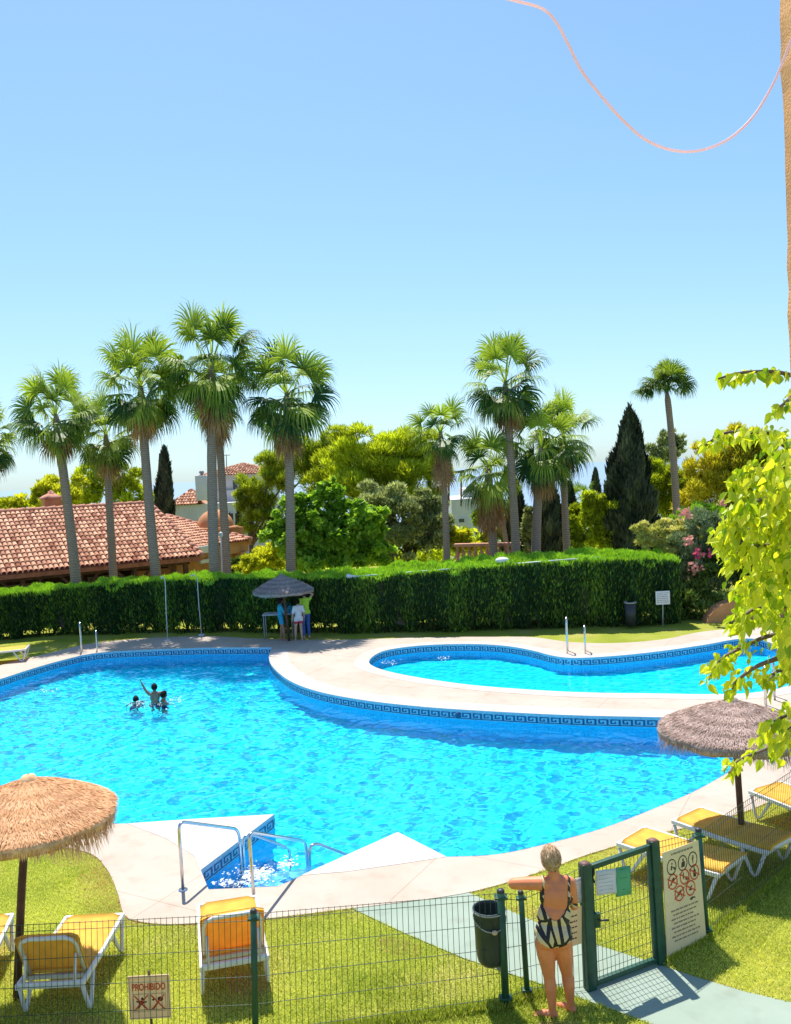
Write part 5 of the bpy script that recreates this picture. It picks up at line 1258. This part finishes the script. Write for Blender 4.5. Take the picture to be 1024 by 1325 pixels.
def garment(body, name, pred, off, m_, root):
    me = body.data; nv_ = len(me.vertices); co = np.empty(nv_ * 3, np.float32); me.vertices.foreach_get('co', co); co = co.reshape(-1, 3)
    no = np.empty(nv_ * 3, np.float32); me.vertices.foreach_get('normal', no); no = no.reshape(-1, 3)
    keep = pred(co); k = [tuple(p.vertices) for p in me.polygons if all(keep[i] for i in p.vertices)]
    used = sorted({i for f in k for i in f}); rm = {i: j for j, i in enumerate(used)}
    c2 = co + no * off; m2 = bpy.data.meshes.new(name); m2.from_pydata([tuple(map(float, c2[i])) for i in used], [], [tuple(rm[i] for i in f) for f in k])
    m2.polygons.foreach_set('use_smooth', [True] * len(k)); m2.update()
    o = link_mesh(name, m2, m_, root)
    sd_ = o.modifiers.new('t', 'SOLIDIFY'); sd_.thickness = off * .9; sd_.offset = -1
    return o
def hair(root, c, M, s, rng, m_, low=-.75, front=.35, n=5000, l=.05, vol=1.0):
    """cap of strands on the skull; low: how far down the back, front: hairline (towards the face)"""
    c = np.array(c); Mx = np.array(M); d = unit(n * 3, rng)
    ok = (d[:, 2] < front + .55 * np.clip(d[:, 1], 0, 1)) & (d[:, 1] > low + .9 * np.clip(d[:, 2], 0, 1)); d = d[ok][:n]
    rr = np.array([.080, .108, .100]) * s * vol; Cc = d * rr + rng.normal(size=d.shape) * .0022
    D = np.array([0, -1.0, -.25]) - d * (d @ np.array([0, -1.0, -.25]))[:, None]; D /= np.linalg.norm(D, axis=1, keepdims=True) + 1e-6
    D = D + .28 * unit(len(d), rng); D /= np.linalg.norm(D, axis=1, keepdims=True)
    o = link_mesh('hair', leaf_mesh('hair', c + Cc @ Mx.T, D @ Mx.T, d @ Mx.T, l * rng.uniform(.6, 1.2, len(d)), .007 * s, rng.random(len(d))), m_, root)
    return o
def eyes(root, c, M, s):
    x, y, z = M.col[0], M.col[1], M.col[2]
    for sg in (-1, 1): mb = MB(); mb.ell(Vector(c) + x * sg * .030 * s + z * .083 * s + y * .012 * s, (.011 * s, .009 * s, .009 * s)); mb.build('eye', M_eye, root)
def lips(root, c, M, s, m_):
    x, y, z = M.col[0], M.col[1], M.col[2]; mb = MB(); mb.ell(Vector(c) + z * .086 * s - y * .064 * s, (.022 * s, .007 * s, .008 * s), M=M); mb.build('mouth', m_, root)
M_lip = mat('lip', (.42, .12, .10), .5)
H_blond = straw('blond_grey_hair', (.30, .18, .09), (.86, .60, .38)); H_dark = straw('dark_hair', (.012, .009, .008), (.06, .045, .04))
# --- the woman at the fence
YW = G(724, 1318).y; wb = P(724, 1318, YW); wb.z = 0
W = empty('person', wb, 0, 'woman in a black and cream patterned swimsuit leaning on the fence, seen from behind', 'person'); 
def J(u, v, dy=0.0): return P(u, v, YW + dy) - wb
rngp = np.random.default_rng(301)
mb = MB()
pel, wst, rib, upr = J(716, 1206, .0), J(717, 1184, .02), J(719.5, 1160, .03), J(720.5, 1146, .04)
nk0, nk1, hd = J(718.5, 1137, .04), J(716, 1126, .05), J(713, 1110.5, .06)
mb.ell(pel, (.168, .125, .135)); mb.ell(wst, (.152, .112, .14)); mb.ell(rib, (.146, .102, .16)); mb.ell(upr, (.158, .080, .085))
for sg in (-1, 1): mb.ell(pel + Vector((sg * .075, -.062, -.035)), (.088, .075, .095)); mb.ell(rib + Vector((sg * .07, .085, -.01)), (.068, .055, .065))
capsule(mb, [nk0 + Vector((0, 0, -.03)), nk1], [.062, .052]); 
for sg in (-1, 1): capsule(mb, [nk0 + Vector((sg * .03, 0, -.005)), upr + Vector((sg * .125, .0, .028))], [.045, .048])
face = Vector((-.25, 1, -.05)); Mh = head(mb, hd, face)
# left arm on the post
ls, le, lw_ = J(703, 1143, .03), J(665, 1143.5, .12), J(690, 1147, .36)
capsule(mb, [ls, ls.lerp(le, .5), le], [.064, .060, .053]); capsule(mb, [le, le.lerp(lw_, .35), lw_], [.052, .048, .030]); hand(mb, lw_, (lw_ - le) + Vector((.05, .02, 0)), (0, .2, -1), 1, .35, 1)
rs_, re_, rw_ = J(738.5, 1145, .04), J(743, 1172, .13), J(731, 1160, .37)
capsule(mb, [rs_, rs_.lerp(re_, .5), re_], [.056, .050, .043]); capsule(mb, [re_, re_.lerp(rw_, .35), rw_], [.043, .042, .028]); hand(mb, rw_, (rw_ - re_), (0, .1, -1), 1, .35, -1)
# legs
lh, lk, la = J(705, 1218, .0), J(711, 1263, .02), J(715.5, 1308.5, .01)
rh, rk, ra = J(727.5, 1218, .0), J(734, 1259, .08), J(739.5, 1303, .08)
for h_, k_, a_, fd in ((lh, lk, la, (-1, .35, 0)), (rh, rk, ra, (-.75, .7, 0))):
    capsule(mb, [h_, h_.lerp(k_, .35), h_.lerp(k_, .75), k_], [.092, .088, .068, .057]); cf = k_.lerp(a_, .30) + Vector((0, -.015, 0))
    capsule(mb, [k_, cf, k_.lerp(a_, .7), a_], [.055, .057, .042, .034]); foot(mb, a_, fd)
wbody = remeshed(mb, 'body', .0066, M_skin, W, 8)
eyes(W, hd, Mh, 1); lips(W, hd, Mh, 1, M_lip)
hair(W, hd, Mh, 1.0, rngp, H_blond, -1.2, .25, 7000, .045, 1.06); hair(W, hd, Mh, 1.0, rngp, H_blond, -1.2, .2, 900, .06, 1.13)
mbh = MB(); mbh.ell(hd - Mh.col[2] * .016 + Mh.col[1] * .008, (.088, .100, .094), M=Mh); mbh.build('hair_base', mat('hair_base_blond', (.42, .29, .18), .9), W)
m_suit = bpy.data.materials.new('patterned_swimsuit'); m_suit.use_nodes = True
def _suit():
    n = m_suit.node_tree.nodes; L = m_suit.node_tree.links; b = n['Principled BSDF']; b.inputs['Roughness'].default_value = .6
    tc = n.new('ShaderNodeTexCoord'); sx = n.new('ShaderNodeSeparateXYZ'); L.new(tc.outputs['Object'], sx.inputs[0])
    cb = n.new('ShaderNodeCombineXYZ'); L.new(sx.outputs['X'], cb.inputs['X']); L.new(sx.outputs['Z'], cb.inputs['Y'])
    vs = []
    for ft in ('F1', 'DISTANCE_TO_EDGE'):
        v = n.new('ShaderNodeTexVoronoi'); v.voronoi_dimensions = '2D'; v.feature = ft; v.inputs['Scale'].default_value = 6.0; L.new(cb.outputs[0], v.inputs['Vector']); vs.append(v)
    def mt(op, a, b_=None):
        q = n.new('ShaderNodeMath'); q.operation = op
        for i, z in enumerate((a, b_)):
            if z is None: continue
            if isinstance(z, (int, float)): q.inputs[i].default_value = z
            else: L.new(z, q.inputs[i])
        return q.outputs[0]
    sc = n.new('ShaderNodeSeparateColor'); L.new(vs[0].outputs['Color'], sc.inputs[0]); an = mt('MULTIPLY', sc.outputs[0], 6.283)
    val = mt('ADD', mt('MULTIPLY', sx.outputs['X'], mt('COSINE', an)), mt('MULTIPLY', sx.outputs['Z'], mt('SINE', an)))
    st = mt('GREATER_THAN', mt('SINE', mt('ADD', mt('MULTIPLY', val, 78), mt('MULTIPLY', sc.outputs[1], 6.283))), -.25)
    fac = mt('MULTIPLY', st, mt('GREATER_THAN', vs[1].outputs['Distance'], .07))
    mx = n.new('ShaderNodeMix'); mx.data_type = 'RGBA'; L.new(fac, mx.inputs[0]); mx.inputs[6].default_value = (.012, .011, .012, 1); mx.inputs[7].default_value = (.66, .50, .27, 1); L.new(mx.outputs[2], b.inputs['Base Color'])
_suit()
kx = YW / F; zc = pel.z; xc = pel.x
def suit_pred(co):
    x = co[:, 0] - (xc + (co[:, 2] - zc) * .10); z = co[:, 2]; y = co[:, 1] - pel.y
    zb_ = J(717, 1221).z + np.abs(x) * .72 * np.where(y < .02, .75, 1.35) ; arm = (np.abs(x) > .172) & (z > J(717, 1175).z)
    ztop_b = J(717, 1185).z + np.clip(np.abs(x) / .155, 0, 1) ** 1.6 * .17; ztop_f = rib.z + .06
    back = y < .035 + .1 * np.clip(z - wst.z, 0, 1)
    strap = (np.abs(np.abs(x) - (.118 - .0 * z)) < .013) & (z > wst.z) & (z < upr.z + .12) & (np.abs(x) < .15)
    leg = (z < J(717, 1224).z) | ((y > .085) & (np.abs(x) > .095) & (z > wst.z - .06))
    return ((z > zb_) & np.where(back, z < ztop_b, z < ztop_f) & ~arm | strap) & ~leg
garment(wbody, 'swimsuit', suit_pred, .006, m_suit, W)

# --- generic figure for the far people: height h, joints in body units, facing +Y before yaw
def figure(loc, h, yaw, label, skin, pose, clothes, hairm, seed, long=False, vox=.012):
    root = empty('person', loc, yaw, label, 'person'); s = h / 1.7; V_ = lambda *p: Vector(p) * s; mb = MB()
    hc = V_(*pose.get('head', (0, .02, 1.58)))
    mb.ell(V_(0, 0, .95), (.155 * s, .105 * s, .12 * s)); mb.ell(V_(0, 0, 1.10), (.135 * s, .095 * s, .13 * s)); mb.ell(V_(0, 0, 1.26), (.150 * s, .100 * s, .15 * s)); mb.ell(V_(0, 0, 1.37), (.165 * s, .075 * s, .07 * s))
    capsule(mb, [V_(0, 0, 1.38), hc - V_(0, 0, .09)], [.058 * s, .05 * s]); M = head(mb, hc, pose.get('face', (0, 1, -.1)), s)
    for sg, key in ((-1, 'l'), (1, 'r')):
        sh = V_(sg * .165, 0, 1.38); el_, wr = V_(*pose.get('el' + key, (sg * .24, -.02, 1.10))), V_(*pose.get('wr' + key, (sg * .25, .08, .86)))
        capsule(mb, [sh, sh.lerp(el_, .5), el_], [.052 * s, .046 * s, .038 * s]); capsule(mb, [el_, el_.lerp(wr, .4), wr], [.038 * s, .036 * s, .026 * s]); hand(mb, wr, wr - el_, (-sg, .3, -.2), s * 1.05, .4, sg)
        hp = V_(sg * .085, 0, .93); kn, an = V_(*pose.get('kn' + key, (sg * .095, .02, .50))), V_(*pose.get('an' + key, (sg * .10, -.02, .075)))
        capsule(mb, [hp, hp.lerp(kn, .5), kn], [.088 * s, .072 * s, .054 * s]); capsule(mb, [kn, kn.lerp(an, .35), an], [.053 * s, .054 * s, .034 * s]); foot(mb, an, pose.get('ft' + key, (0, 1, 0)), s)
    body = remeshed(mb, 'body', vox * s, skin, root, 4)
    eyes(root, hc, M, s); lips(root, hc, M, s, M_lip)
    rg = np.random.default_rng(seed); hair(root, hc, M, s * 1.03, rg, hairm, -1.6 if long else -.6, .3, 1800, .07 if not long else .12)
    mbh = MB(); mbh.ell(hc - M.col[2] * .014 * s + M.col[1] * .018 * s, (.080 * s, .098 * s, .094 * s), M=M)
    if long: capsule(mbh, [hc - M.col[2] * .06 * s, hc - M.col[2] * .10 * s - Vector((0, 0, .28 * s))], [.07 * s, .03 * s])
    mbh.build('hair_base', mat('hair_base_dark', (.025, .02, .018), .8), root)
    for nm, pred, off, m_ in clothes(s): garment(body, nm, pred, off, m_, root)
    return root
C_ = lambda n, c: mat(n, c, .85, var=.12, scale=12)
def outfit(shirt, shorts, top=1.40, sleeve=.26, hem=.88, leg=.66, sname='shirt', pname='shorts'):
    def f(s):
        return [(pname, lambda co: (co[:, 2] > leg * s) & (co[:, 2] < 1.0 * s) & (np.abs(co[:, 0]) < .22 * s), .012 * s, shorts),
                (sname, lambda co: (co[:, 2] > hem * s) & (co[:, 2] < (top + .04) * s) & (np.abs(co[:, 0]) < sleeve * s) & ~((np.abs(co[:, 0]) > .19 * s) & (co[:, 2] < 1.14 * s)), .020 * s, shirt)]
    return f
b = G(365, 829); figure(b, 1.36, R(-80), 'person in turquoise top and shorts holding up a phone under the far parasol', M_skin2, dict(elr=(.20, .14, 1.12), wrr=(.10, .30, 1.26), ell=(-.20, .14, 1.12), wrl=(-.06, .30, 1.22), face=(0, 1, -.35), knr=(.10, .08, .50), anr=(.09, .10, .075)), outfit(C_('turquoise_cloth', (.03, .35, .55)), C_('turquoise_shorts', (.04, .33, .58)), sleeve=.25), H_dark, 401, True)
b = G(388, 829); figure(b, 1.30, R(25), 'person in white shirt and red shorts standing at the far parasol table', M_skin3, dict(anl=(-.14, .10, .075), knl=(-.12, .08, .5)), outfit(C_('white_cloth', (.70, .69, .74)), C_('red_cloth', (.55, .06, .09)), sleeve=.30, hem=.80, leg=.70), H_dark, 402)
b = G(397, 826.5); figure(b, 1.52, R(30), 'person in lime green top and blue trousers with one arm raised to the head', M_skin3, dict(elr=(.34, .06, 1.52), wrr=(.12, .10, 1.66), ell=(-.26, .02, 1.12), wrl=(-.2, .2, .95)), outfit(C_('lime_cloth', (.38, .62, .05)), C_('denim', (.05, .12, .35)), leg=.12, sleeve=.26, pname='trousers'), H_dark, 403)
# phone in the hand, stools and table under the parasol
ph = G(365, 829) + Vector((.30, .02, 1.06)); mb = MB(); mb.box(ph, (.012, .07, .14), M=Matrix.Rotation(.3, 3, 'Y'), bev=.004); o = mb.build('phone', M_black); tag(o, 'dark phone held by the person in turquoise', 'phone')
tb = G(362, 826.5); root = empty('bar_table', tb, 0, 'tall narrow table with thin metal legs under the far parasol', 'table')
mb = MB(); mb.box((0, 0, .80), (.95, .5, .04), bev=.008); mb.build('tabletop', mat('grey_tabletop', (.42, .44, .48), .5), root)
for sx in (-1, 1):
    for sy in (-1, 1): mb = MB(); mb.tube([(sx * .44, sy * .21, 0), (sx * .44, sy * .21, .78)], .016, 8); mb.build('leg', M_galv, root)
bg_ = G(377, 826) + Vector((0, -.05, .80)); mb = MB(); mb.box(bg_ + Vector((0, -.1, .13)), (.22, .14, .22), bev=.04); mb.tube([bg_ + Vector((-.07, -.1, .23)), bg_ + Vector((-.05, -.1, .34)), bg_ + Vector((.05, -.1, .34)), bg_ + Vector((.07, -.1, .23))], .008, 6); o = mb.build('bag', C_('blue_bag', (.04, .25, .5))); tag(o, 'blue bag standing on the far parasol table', 'bag')
# bathers
M_skin4 = mat('wet_brown_skin', (.34, .16, .10), .3, var=.1, scale=9)
def bather(u, v, head_z, yaw, label, seed, pose, hairm=H_dark):
    p = G(u, v, ZW); hgt = 1.34; p.z = head_z - 1.58 * hgt / 1.7
    return figure(p, hgt, yaw, label, M_skin4, pose, lambda s: [('swim_trunks', lambda co: (co[:, 2] > .62 * s) & (co[:, 2] < 1.02 * s) & (np.abs(co[:, 0]) < .2 * s), .01 * s, C_('navy_cloth', (.02, .03, .10)))], hairm, seed)
bather(176, 906, -.19, R(30), 'bather with only a dark haired head above the water, apart from the other two', 501, dict(face=(.3, 1, .1)))
bather(201, 909, .17, R(20), 'bather standing chest high in the pool with one arm raised', 502, dict(ell=(-.27, .0, 1.52), wrl=(-.36, .02, 1.74), elr=(.28, .1, 1.1), wrr=(.3, .3, 1.05)))
bather(212, 908, -.03, R(-60), 'bather low in the water close behind the one raising an arm', 503, dict(elr=(.3, .1, 1.15), wrr=(.25, .35, 1.1)))
# ------------------------------------------------------------------ near lawn blades
L_grass = leafmat('grass_blade', (.27, .36, .03), (.90, .88, .22), .45, (1, 1, .5), .7, .2)
_e = [q for q in L_grass.node_tree.nodes if q.type == 'VALTORGB'][0].color_ramp.elements
_e[1].position = .86; _q = _e.new(.97); _q.color = (.62, .43, .22, 1)
def lawn_blades():
    rng = np.random.default_rng(600); n = 470000
    y = 7.0 + 7.0 * rng.random(n) ** 1.5; x = (rng.random(n) * 2 - 1) * (y * .50 + .3); m_ = rng.random(n) < .14; x = np.where(m_, np.sign(x) * (np.abs(x) + 3.6 * rng.random(n)), x)
    ok = ~inside(x, y, DECK) & ~inside(x, y, PATH); x, y = x[ok], y[ok]; n = len(x)
    # ragged rim: let some blades lean over the slab edges
    C = np.stack([x, y, np.full(n, .012)], 1); D = unit(n, rng) * .75 + np.array([0, 0, .75]); D[:, 2] = np.abs(D[:, 2]); D /= np.linalg.norm(D, axis=1, keepdims=True)
    l = .028 * rng.uniform(.5, 1.4, n); l *= 1 + .5 * (np.sin(x * 2.3 + y) * np.sin(y * 3.1 - x) > .5)
    patch = .5 + .22 * np.sin(x * 1.1 + 1.3 * np.sin(y * .9)) * np.sin(y * 1.3 + .5) + .12 * np.sin(x * 4.1 + y * 2.2) * np.sin(y * 5.3)
    # drier, browner blades along the worn slab edge
    dk_ = np.array([(p.x, p.y) for p in DECK], np.float32); dk_ = dk_[(dk_[:, 1] < 15)]; dist = np.empty(n, np.float32)
    for i in range(0, n, 40000):
        q = np.stack([x[i:i + 40000], y[i:i + 40000]], 1).astype(np.float32); dist[i:i + 40000] = np.sqrt(((q[:, None] - dk_[None]) ** 2).sum(2).min(1))
    worn = (rng.random(n) < np.clip(1 - dist / (.30 + .22 * np.sin(x * 2.7)), 0, 1) * np.where(x < -1.8, .95, .45)) | ((np.sin(x * 2.1 + 2) * np.sin(y * 2.9 + x) > .86) & (rng.random(n) < .5))
    o = link_mesh('lawn_grass', leaf_mesh('lawn_grass', C + D * l[:, None] * .4, D, unit(n, rng), l, .0075, np.where(worn, 1.0, np.clip(patch + rng.normal(0, .24, n), 0, .86))), L_grass); tag(o, kind='stuff')
    # long uncut tufts along the foot of the fence and gate side
    m = 26000; segs_ = [(pL[0], pM[0]), (pM[0], pB[0]), (pB[0], pT[0]), (pT[0], gL[0]), (gR[0], pR[0]), (pR[0], pE[0])]; ll = np.array([(b - a).length for a, b in segs_]); k = rng.choice(len(segs_), m, p=ll / ll.sum()); t = rng.random(m)
    A = np.array([tuple(a) for a, b in segs_])[k]; B = np.array([tuple(b) for a, b in segs_])[k]; Cc = A + (B - A) * t[:, None] + rng.normal(size=(m, 3)) * np.array([.03, .035, 0]); Cc[:, 2] = .02
    ok = ~inside(Cc[:, 0], Cc[:, 1], PATH); Cc = Cc[ok]; m = len(Cc); D = unit(m, rng) * .5 + np.array([0, 0, 1]); D[:, 2] = np.abs(D[:, 2]); D /= np.linalg.norm(D, axis=1, keepdims=True); l = .07 * rng.uniform(.5, 1.3, m)
    o = link_mesh('long_grass', leaf_mesh('long_grass', Cc + D * l[:, None] * .4, D, unit(m, rng), l, .008, np.clip(rng.normal(.3, .25, m), 0, 1)), L_grass); tag(o, kind='stuff')
lawn_blades()
# ------------------------------------------------------------------ climbing plant at the balcony corner
L_vine = leafmat('vine_leaf', (.24, .42, .015), (.92, .92, .08), .6, (1, 1, .35), .4, .5)
def vine():
    rng = np.random.default_rng(700); YV = 3.25
    base = P(1100, 900, YV); base.z = 0; root = empty('climbing_plant', base, 0, 'lime yellow climbing plant with drooping leaves filling the right edge', 'climbing plant'); off = np.array(base)
    C = []; tips = []
    def at(u, v, dy=0.0): return np.array(P(u, v, YV + dy)) - off
    trunk = [Vector((0, 0, 0)), Vector(at(1105, 1400)), Vector(at(1095, 1000)), Vector(at(1100, 700)), Vector(at(1090, 500))]
    mb = MB(); mb.tube(catmull(trunk, 5), .028, 8); mb.build('trunk', M_bark, root)
    br = [([(1092, 520), (1050, 495), (1010, 482), (975, 481), (950, 484), (930, 490)], 46, 5), ([(1092, 540), (1040, 505), (1016, 522), (1003, 531)], 22, 6),
          ([(1100, 640), (1040, 585), (1000, 562), (975, 560), (940, 560), (912, 576)], 90, 9), ([(1100, 660), (1040, 620), (1000, 606), (965, 615), (955, 628)], 110, 12),
          ([(1100, 700), (1030, 650), (995, 645), (965, 655), (950, 668)], 130, 15), ([(1100, 720), (1030, 680), (985, 672), (950, 682), (935, 698)], 120, 13), ([(1100, 760), (1030, 710), (990, 706), (960, 712), (945, 730)], 120, 14),
          ([(1100, 800), (1040, 750), (1000, 742), (975, 752), (962, 772)], 110, 14), ([(1100, 820), (1040, 790), (990, 785), (965, 795), (952, 812)], 85, 12),
          ([(1100, 850), (1050, 820), (1000, 822), (960, 838), (932, 855), (918, 880)], 60, 8), ([(1080, 870), (1030, 850), (985, 860), (955, 880), (948, 892)], 34, 8), ([(1100, 900), (1050, 880), (1010, 868), (992, 885)], 45, 10),
          ([(1100, 930), (1060, 915), (1020, 925), (995, 940), (990, 955)], 40, 9), ([(1100, 980), (1060, 962), (1020, 960), (985, 972), (955, 985), (944, 1000)], 42, 6), ([(1100, 960), (1050, 935), (1015, 950), (1008, 975)], 34, 9), ([(1100, 640), (1060, 600), (1020, 580), (1005, 572)], 60, 13)]
    for pts, n, sp in br:
        n = int(n * 1.9)
        dy0 = rng.uniform(-.25, .3); cv = catmull([Vector(at(u, v, dy0 * (1 - i / len(pts)) + rng.normal() * .04)) for i, (u, v) in enumerate(pts)], 8)
        mb = MB(); N = len(cv); mb.tube(cv, [.010 * (1 - .8 * i / N) + .0015 for i in range(N)], 6); mb.build('branch', M_bark, root)
        A = np.array([tuple(p) for p in cv]); k = rng.random(n) ** .8 * (N - 1); i0 = k.astype(int); fr = (k - i0)[:, None]; i1 = np.minimum(i0 + 1, N - 1)
        q = A[i0] * (1 - fr) + A[i1] * fr; C.append(q + rng.normal(size=(n, 3)) * np.array([.008 * sp / 3, .03 * sp / 5, .008 * sp / 3]) * 1.1 * (1 - .6 * (k / N))[:, None])
    # inner mass
    m = 1500; v = 575 + 300 * rng.random(m) ** 1.05; lim = np.interp(v, [560, 600, 640, 700, 760, 820, 880], [1020, 998, 975, 965, 982, 998, 1030]); u = lim + (1085 - lim) * rng.random(m)
    C.append(np.array([at(a, b, c) for a, b, c in zip(u, v, rng.uniform(-.3, .5, m))]))
    C = np.concatenate(C); n = len(C)
    D = np.stack([rng.normal(-.25, .5, n), rng.normal(-.15, .45, n), rng.normal(-.85, .35, n)], 1); D /= np.linalg.norm(D, axis=1, keepdims=True)
    Nn = np.stack([rng.normal(-.1, .5, n), rng.normal(-.4, .5, n), rng.normal(.75, .3, n)], 1); S = np.cross(D, Nn); S /= np.linalg.norm(S, axis=1, keepdims=True); Nn = np.cross(S, D)
    L = (.044 * rng.uniform(.45, 1.3, n))[:, None]; Wd = L * .29; fold = L * .13
    prof = [(0, .0), (.16, .72), (.42, 1.0), (.72, .58), (1.0, .0)]; V = []
    for t, w in prof:
        mid = C + D * L * t - Nn * (L * .22 * t * t); V.append([mid - S * Wd * w + Nn * fold * w, mid, mid + S * Wd * w + Nn * fold * w])
    V = np.stack([np.stack(r, 1) for r in V], 1).reshape(n, 15, 3); idx = np.arange(n)[:, None] * 15; F4 = []
    for j in range(4):
        for h in (0, 1): F4.append(idx + np.array([j * 3 + h, j * 3 + h + 1, j * 3 + h + 4, j * 3 + h + 3]))
    Fq = np.stack(F4, 1).reshape(-1, 4); rnd = np.repeat(np.clip(rng.normal(.58, .26, n), 0, 1), 8)
    me = np_mesh('leaves', V.reshape(-1, 3), Fq, rnd, smooth=False); link_mesh('leaves', me, L_vine, root)
vine()
# balcony pillar and hanging cable
e = P(1017, 140, 2.27); root = empty('balcony_pillar', (e.x + .176, 2.08, 0), 0, 'rough orange stucco pillar edge at the top right corner', 'pillar')
mb = MB(); rr = random.Random(9); seg = 30; pr = []
bm = bmesh.new(); bmesh.ops.create_cube(bm, size=1)
for q in bm.verts: q.co = Vector((q.co.x * .4, q.co.y * .36, (q.co.z + .5) * 8.6))
bmesh.ops.bevel(bm, geom=[g for g in bm.edges if abs(g.verts[0].co.z - g.verts[1].co.z) > 1], offset=.03, segments=3, affect='EDGES')
bmesh.ops.bisect_plane
for z in np.arange(.1, 8.5, .06): bmesh.ops.bisect_plane(bm, geom=bm.verts[:] + bm.edges[:] + bm.faces[:], plane_co=(0, 0, z), plane_no=(0, 0, 1))
for q in bm.verts: q.co.x += rr.uniform(-.002, .002) + .002 * math.sin(q.co.z * 9); q.co.y += rr.uniform(-.004, .004)
me = bpy.data.meshes.new('shaft'); bm.to_mesh(me); bm.free(); link_mesh('shaft', me, mat('pillar_stucco', (.80, .40, .18), .95, var=.15, scale=9, bump=.4, bscale=160), root)
cp = [(560, -70, 1.7), (620, -14, 1.72), (665, 0, 1.74), (700, 10, 1.75), (719, 27, 1.75), (737, 60, 1.76), (752, 90, 1.77), (775, 120, 1.78), (803, 152, 1.8), (832, 178, 1.81), (862, 192, 1.82), (892, 196, 1.83), (922, 190, 1.84), (950, 175, 1.85), (977, 148, 1.86), (1000, 110, 1.87), (1014, 78, 1.87), (1026, 48, 1.87), (1045, 10, 1.87)]
pts = [P(*c) for c in cp]; base = pts[0].copy(); pts = [base + Vector((-.3, -1.2, .9)), base + Vector((-.12, -.5, .38))] + pts
root_c = MB(); root_c.tube([p - base for p in catmull(pts, 6)], .0028, 8); o = root_c.build('cable', mat('pink_cable', (.95, .74, .77), .45, var=.06, trans=.6)); o.location = base; tag(o, 'thin pink cable hanging in a loop from the pillar against the sky', 'cable')

# foam where the jet breaks in the steps bay and round the bathers
def foam():
    rng = np.random.default_rng(808); pts = []
    for (u, v, ru, rv, n) in ((330, 1130, 26, 12, 420), (300, 1142, 26, 5, 160), (370, 1117, 14, 10, 90), (190, 911, 26, 5, 120), (226, 906, 12, 4, 50), (575, 851, 8, 2.5, 40), (505, 856, 14, 3, 50), (60, 893, 14, 3, 40)):
        for _ in range(n):
            p = G(u + rng.normal() * ru * .5, v + rng.normal() * rv * .5, ZW + .012); pts.append(tuple(p))
    C = np.array(pts); ok = inside(C[:, 0], C[:, 1], POOL) | inside(C[:, 0], C[:, 1], SMALL); C = C[ok]; n = len(C)
    C[:, 2] += wave(C[:, 0], C[:, 1]); D = unit(n, rng) * np.array([1, 1, .25]); D /= np.linalg.norm(D, axis=1, keepdims=True); N = np.tile([0, 0, 1.0], (n, 1)) + .4 * unit(n, rng)
    l = .02 + .05 * rng.random(n) ** 2
    o = link_mesh('foam', leaf_mesh('foam', C, D, N, l, l * .6, rng.random(n)), mat('white_foam', (.85, .87, .88), .6, var=.04, trans=.3)); tag(o, kind='stuff')
foam()
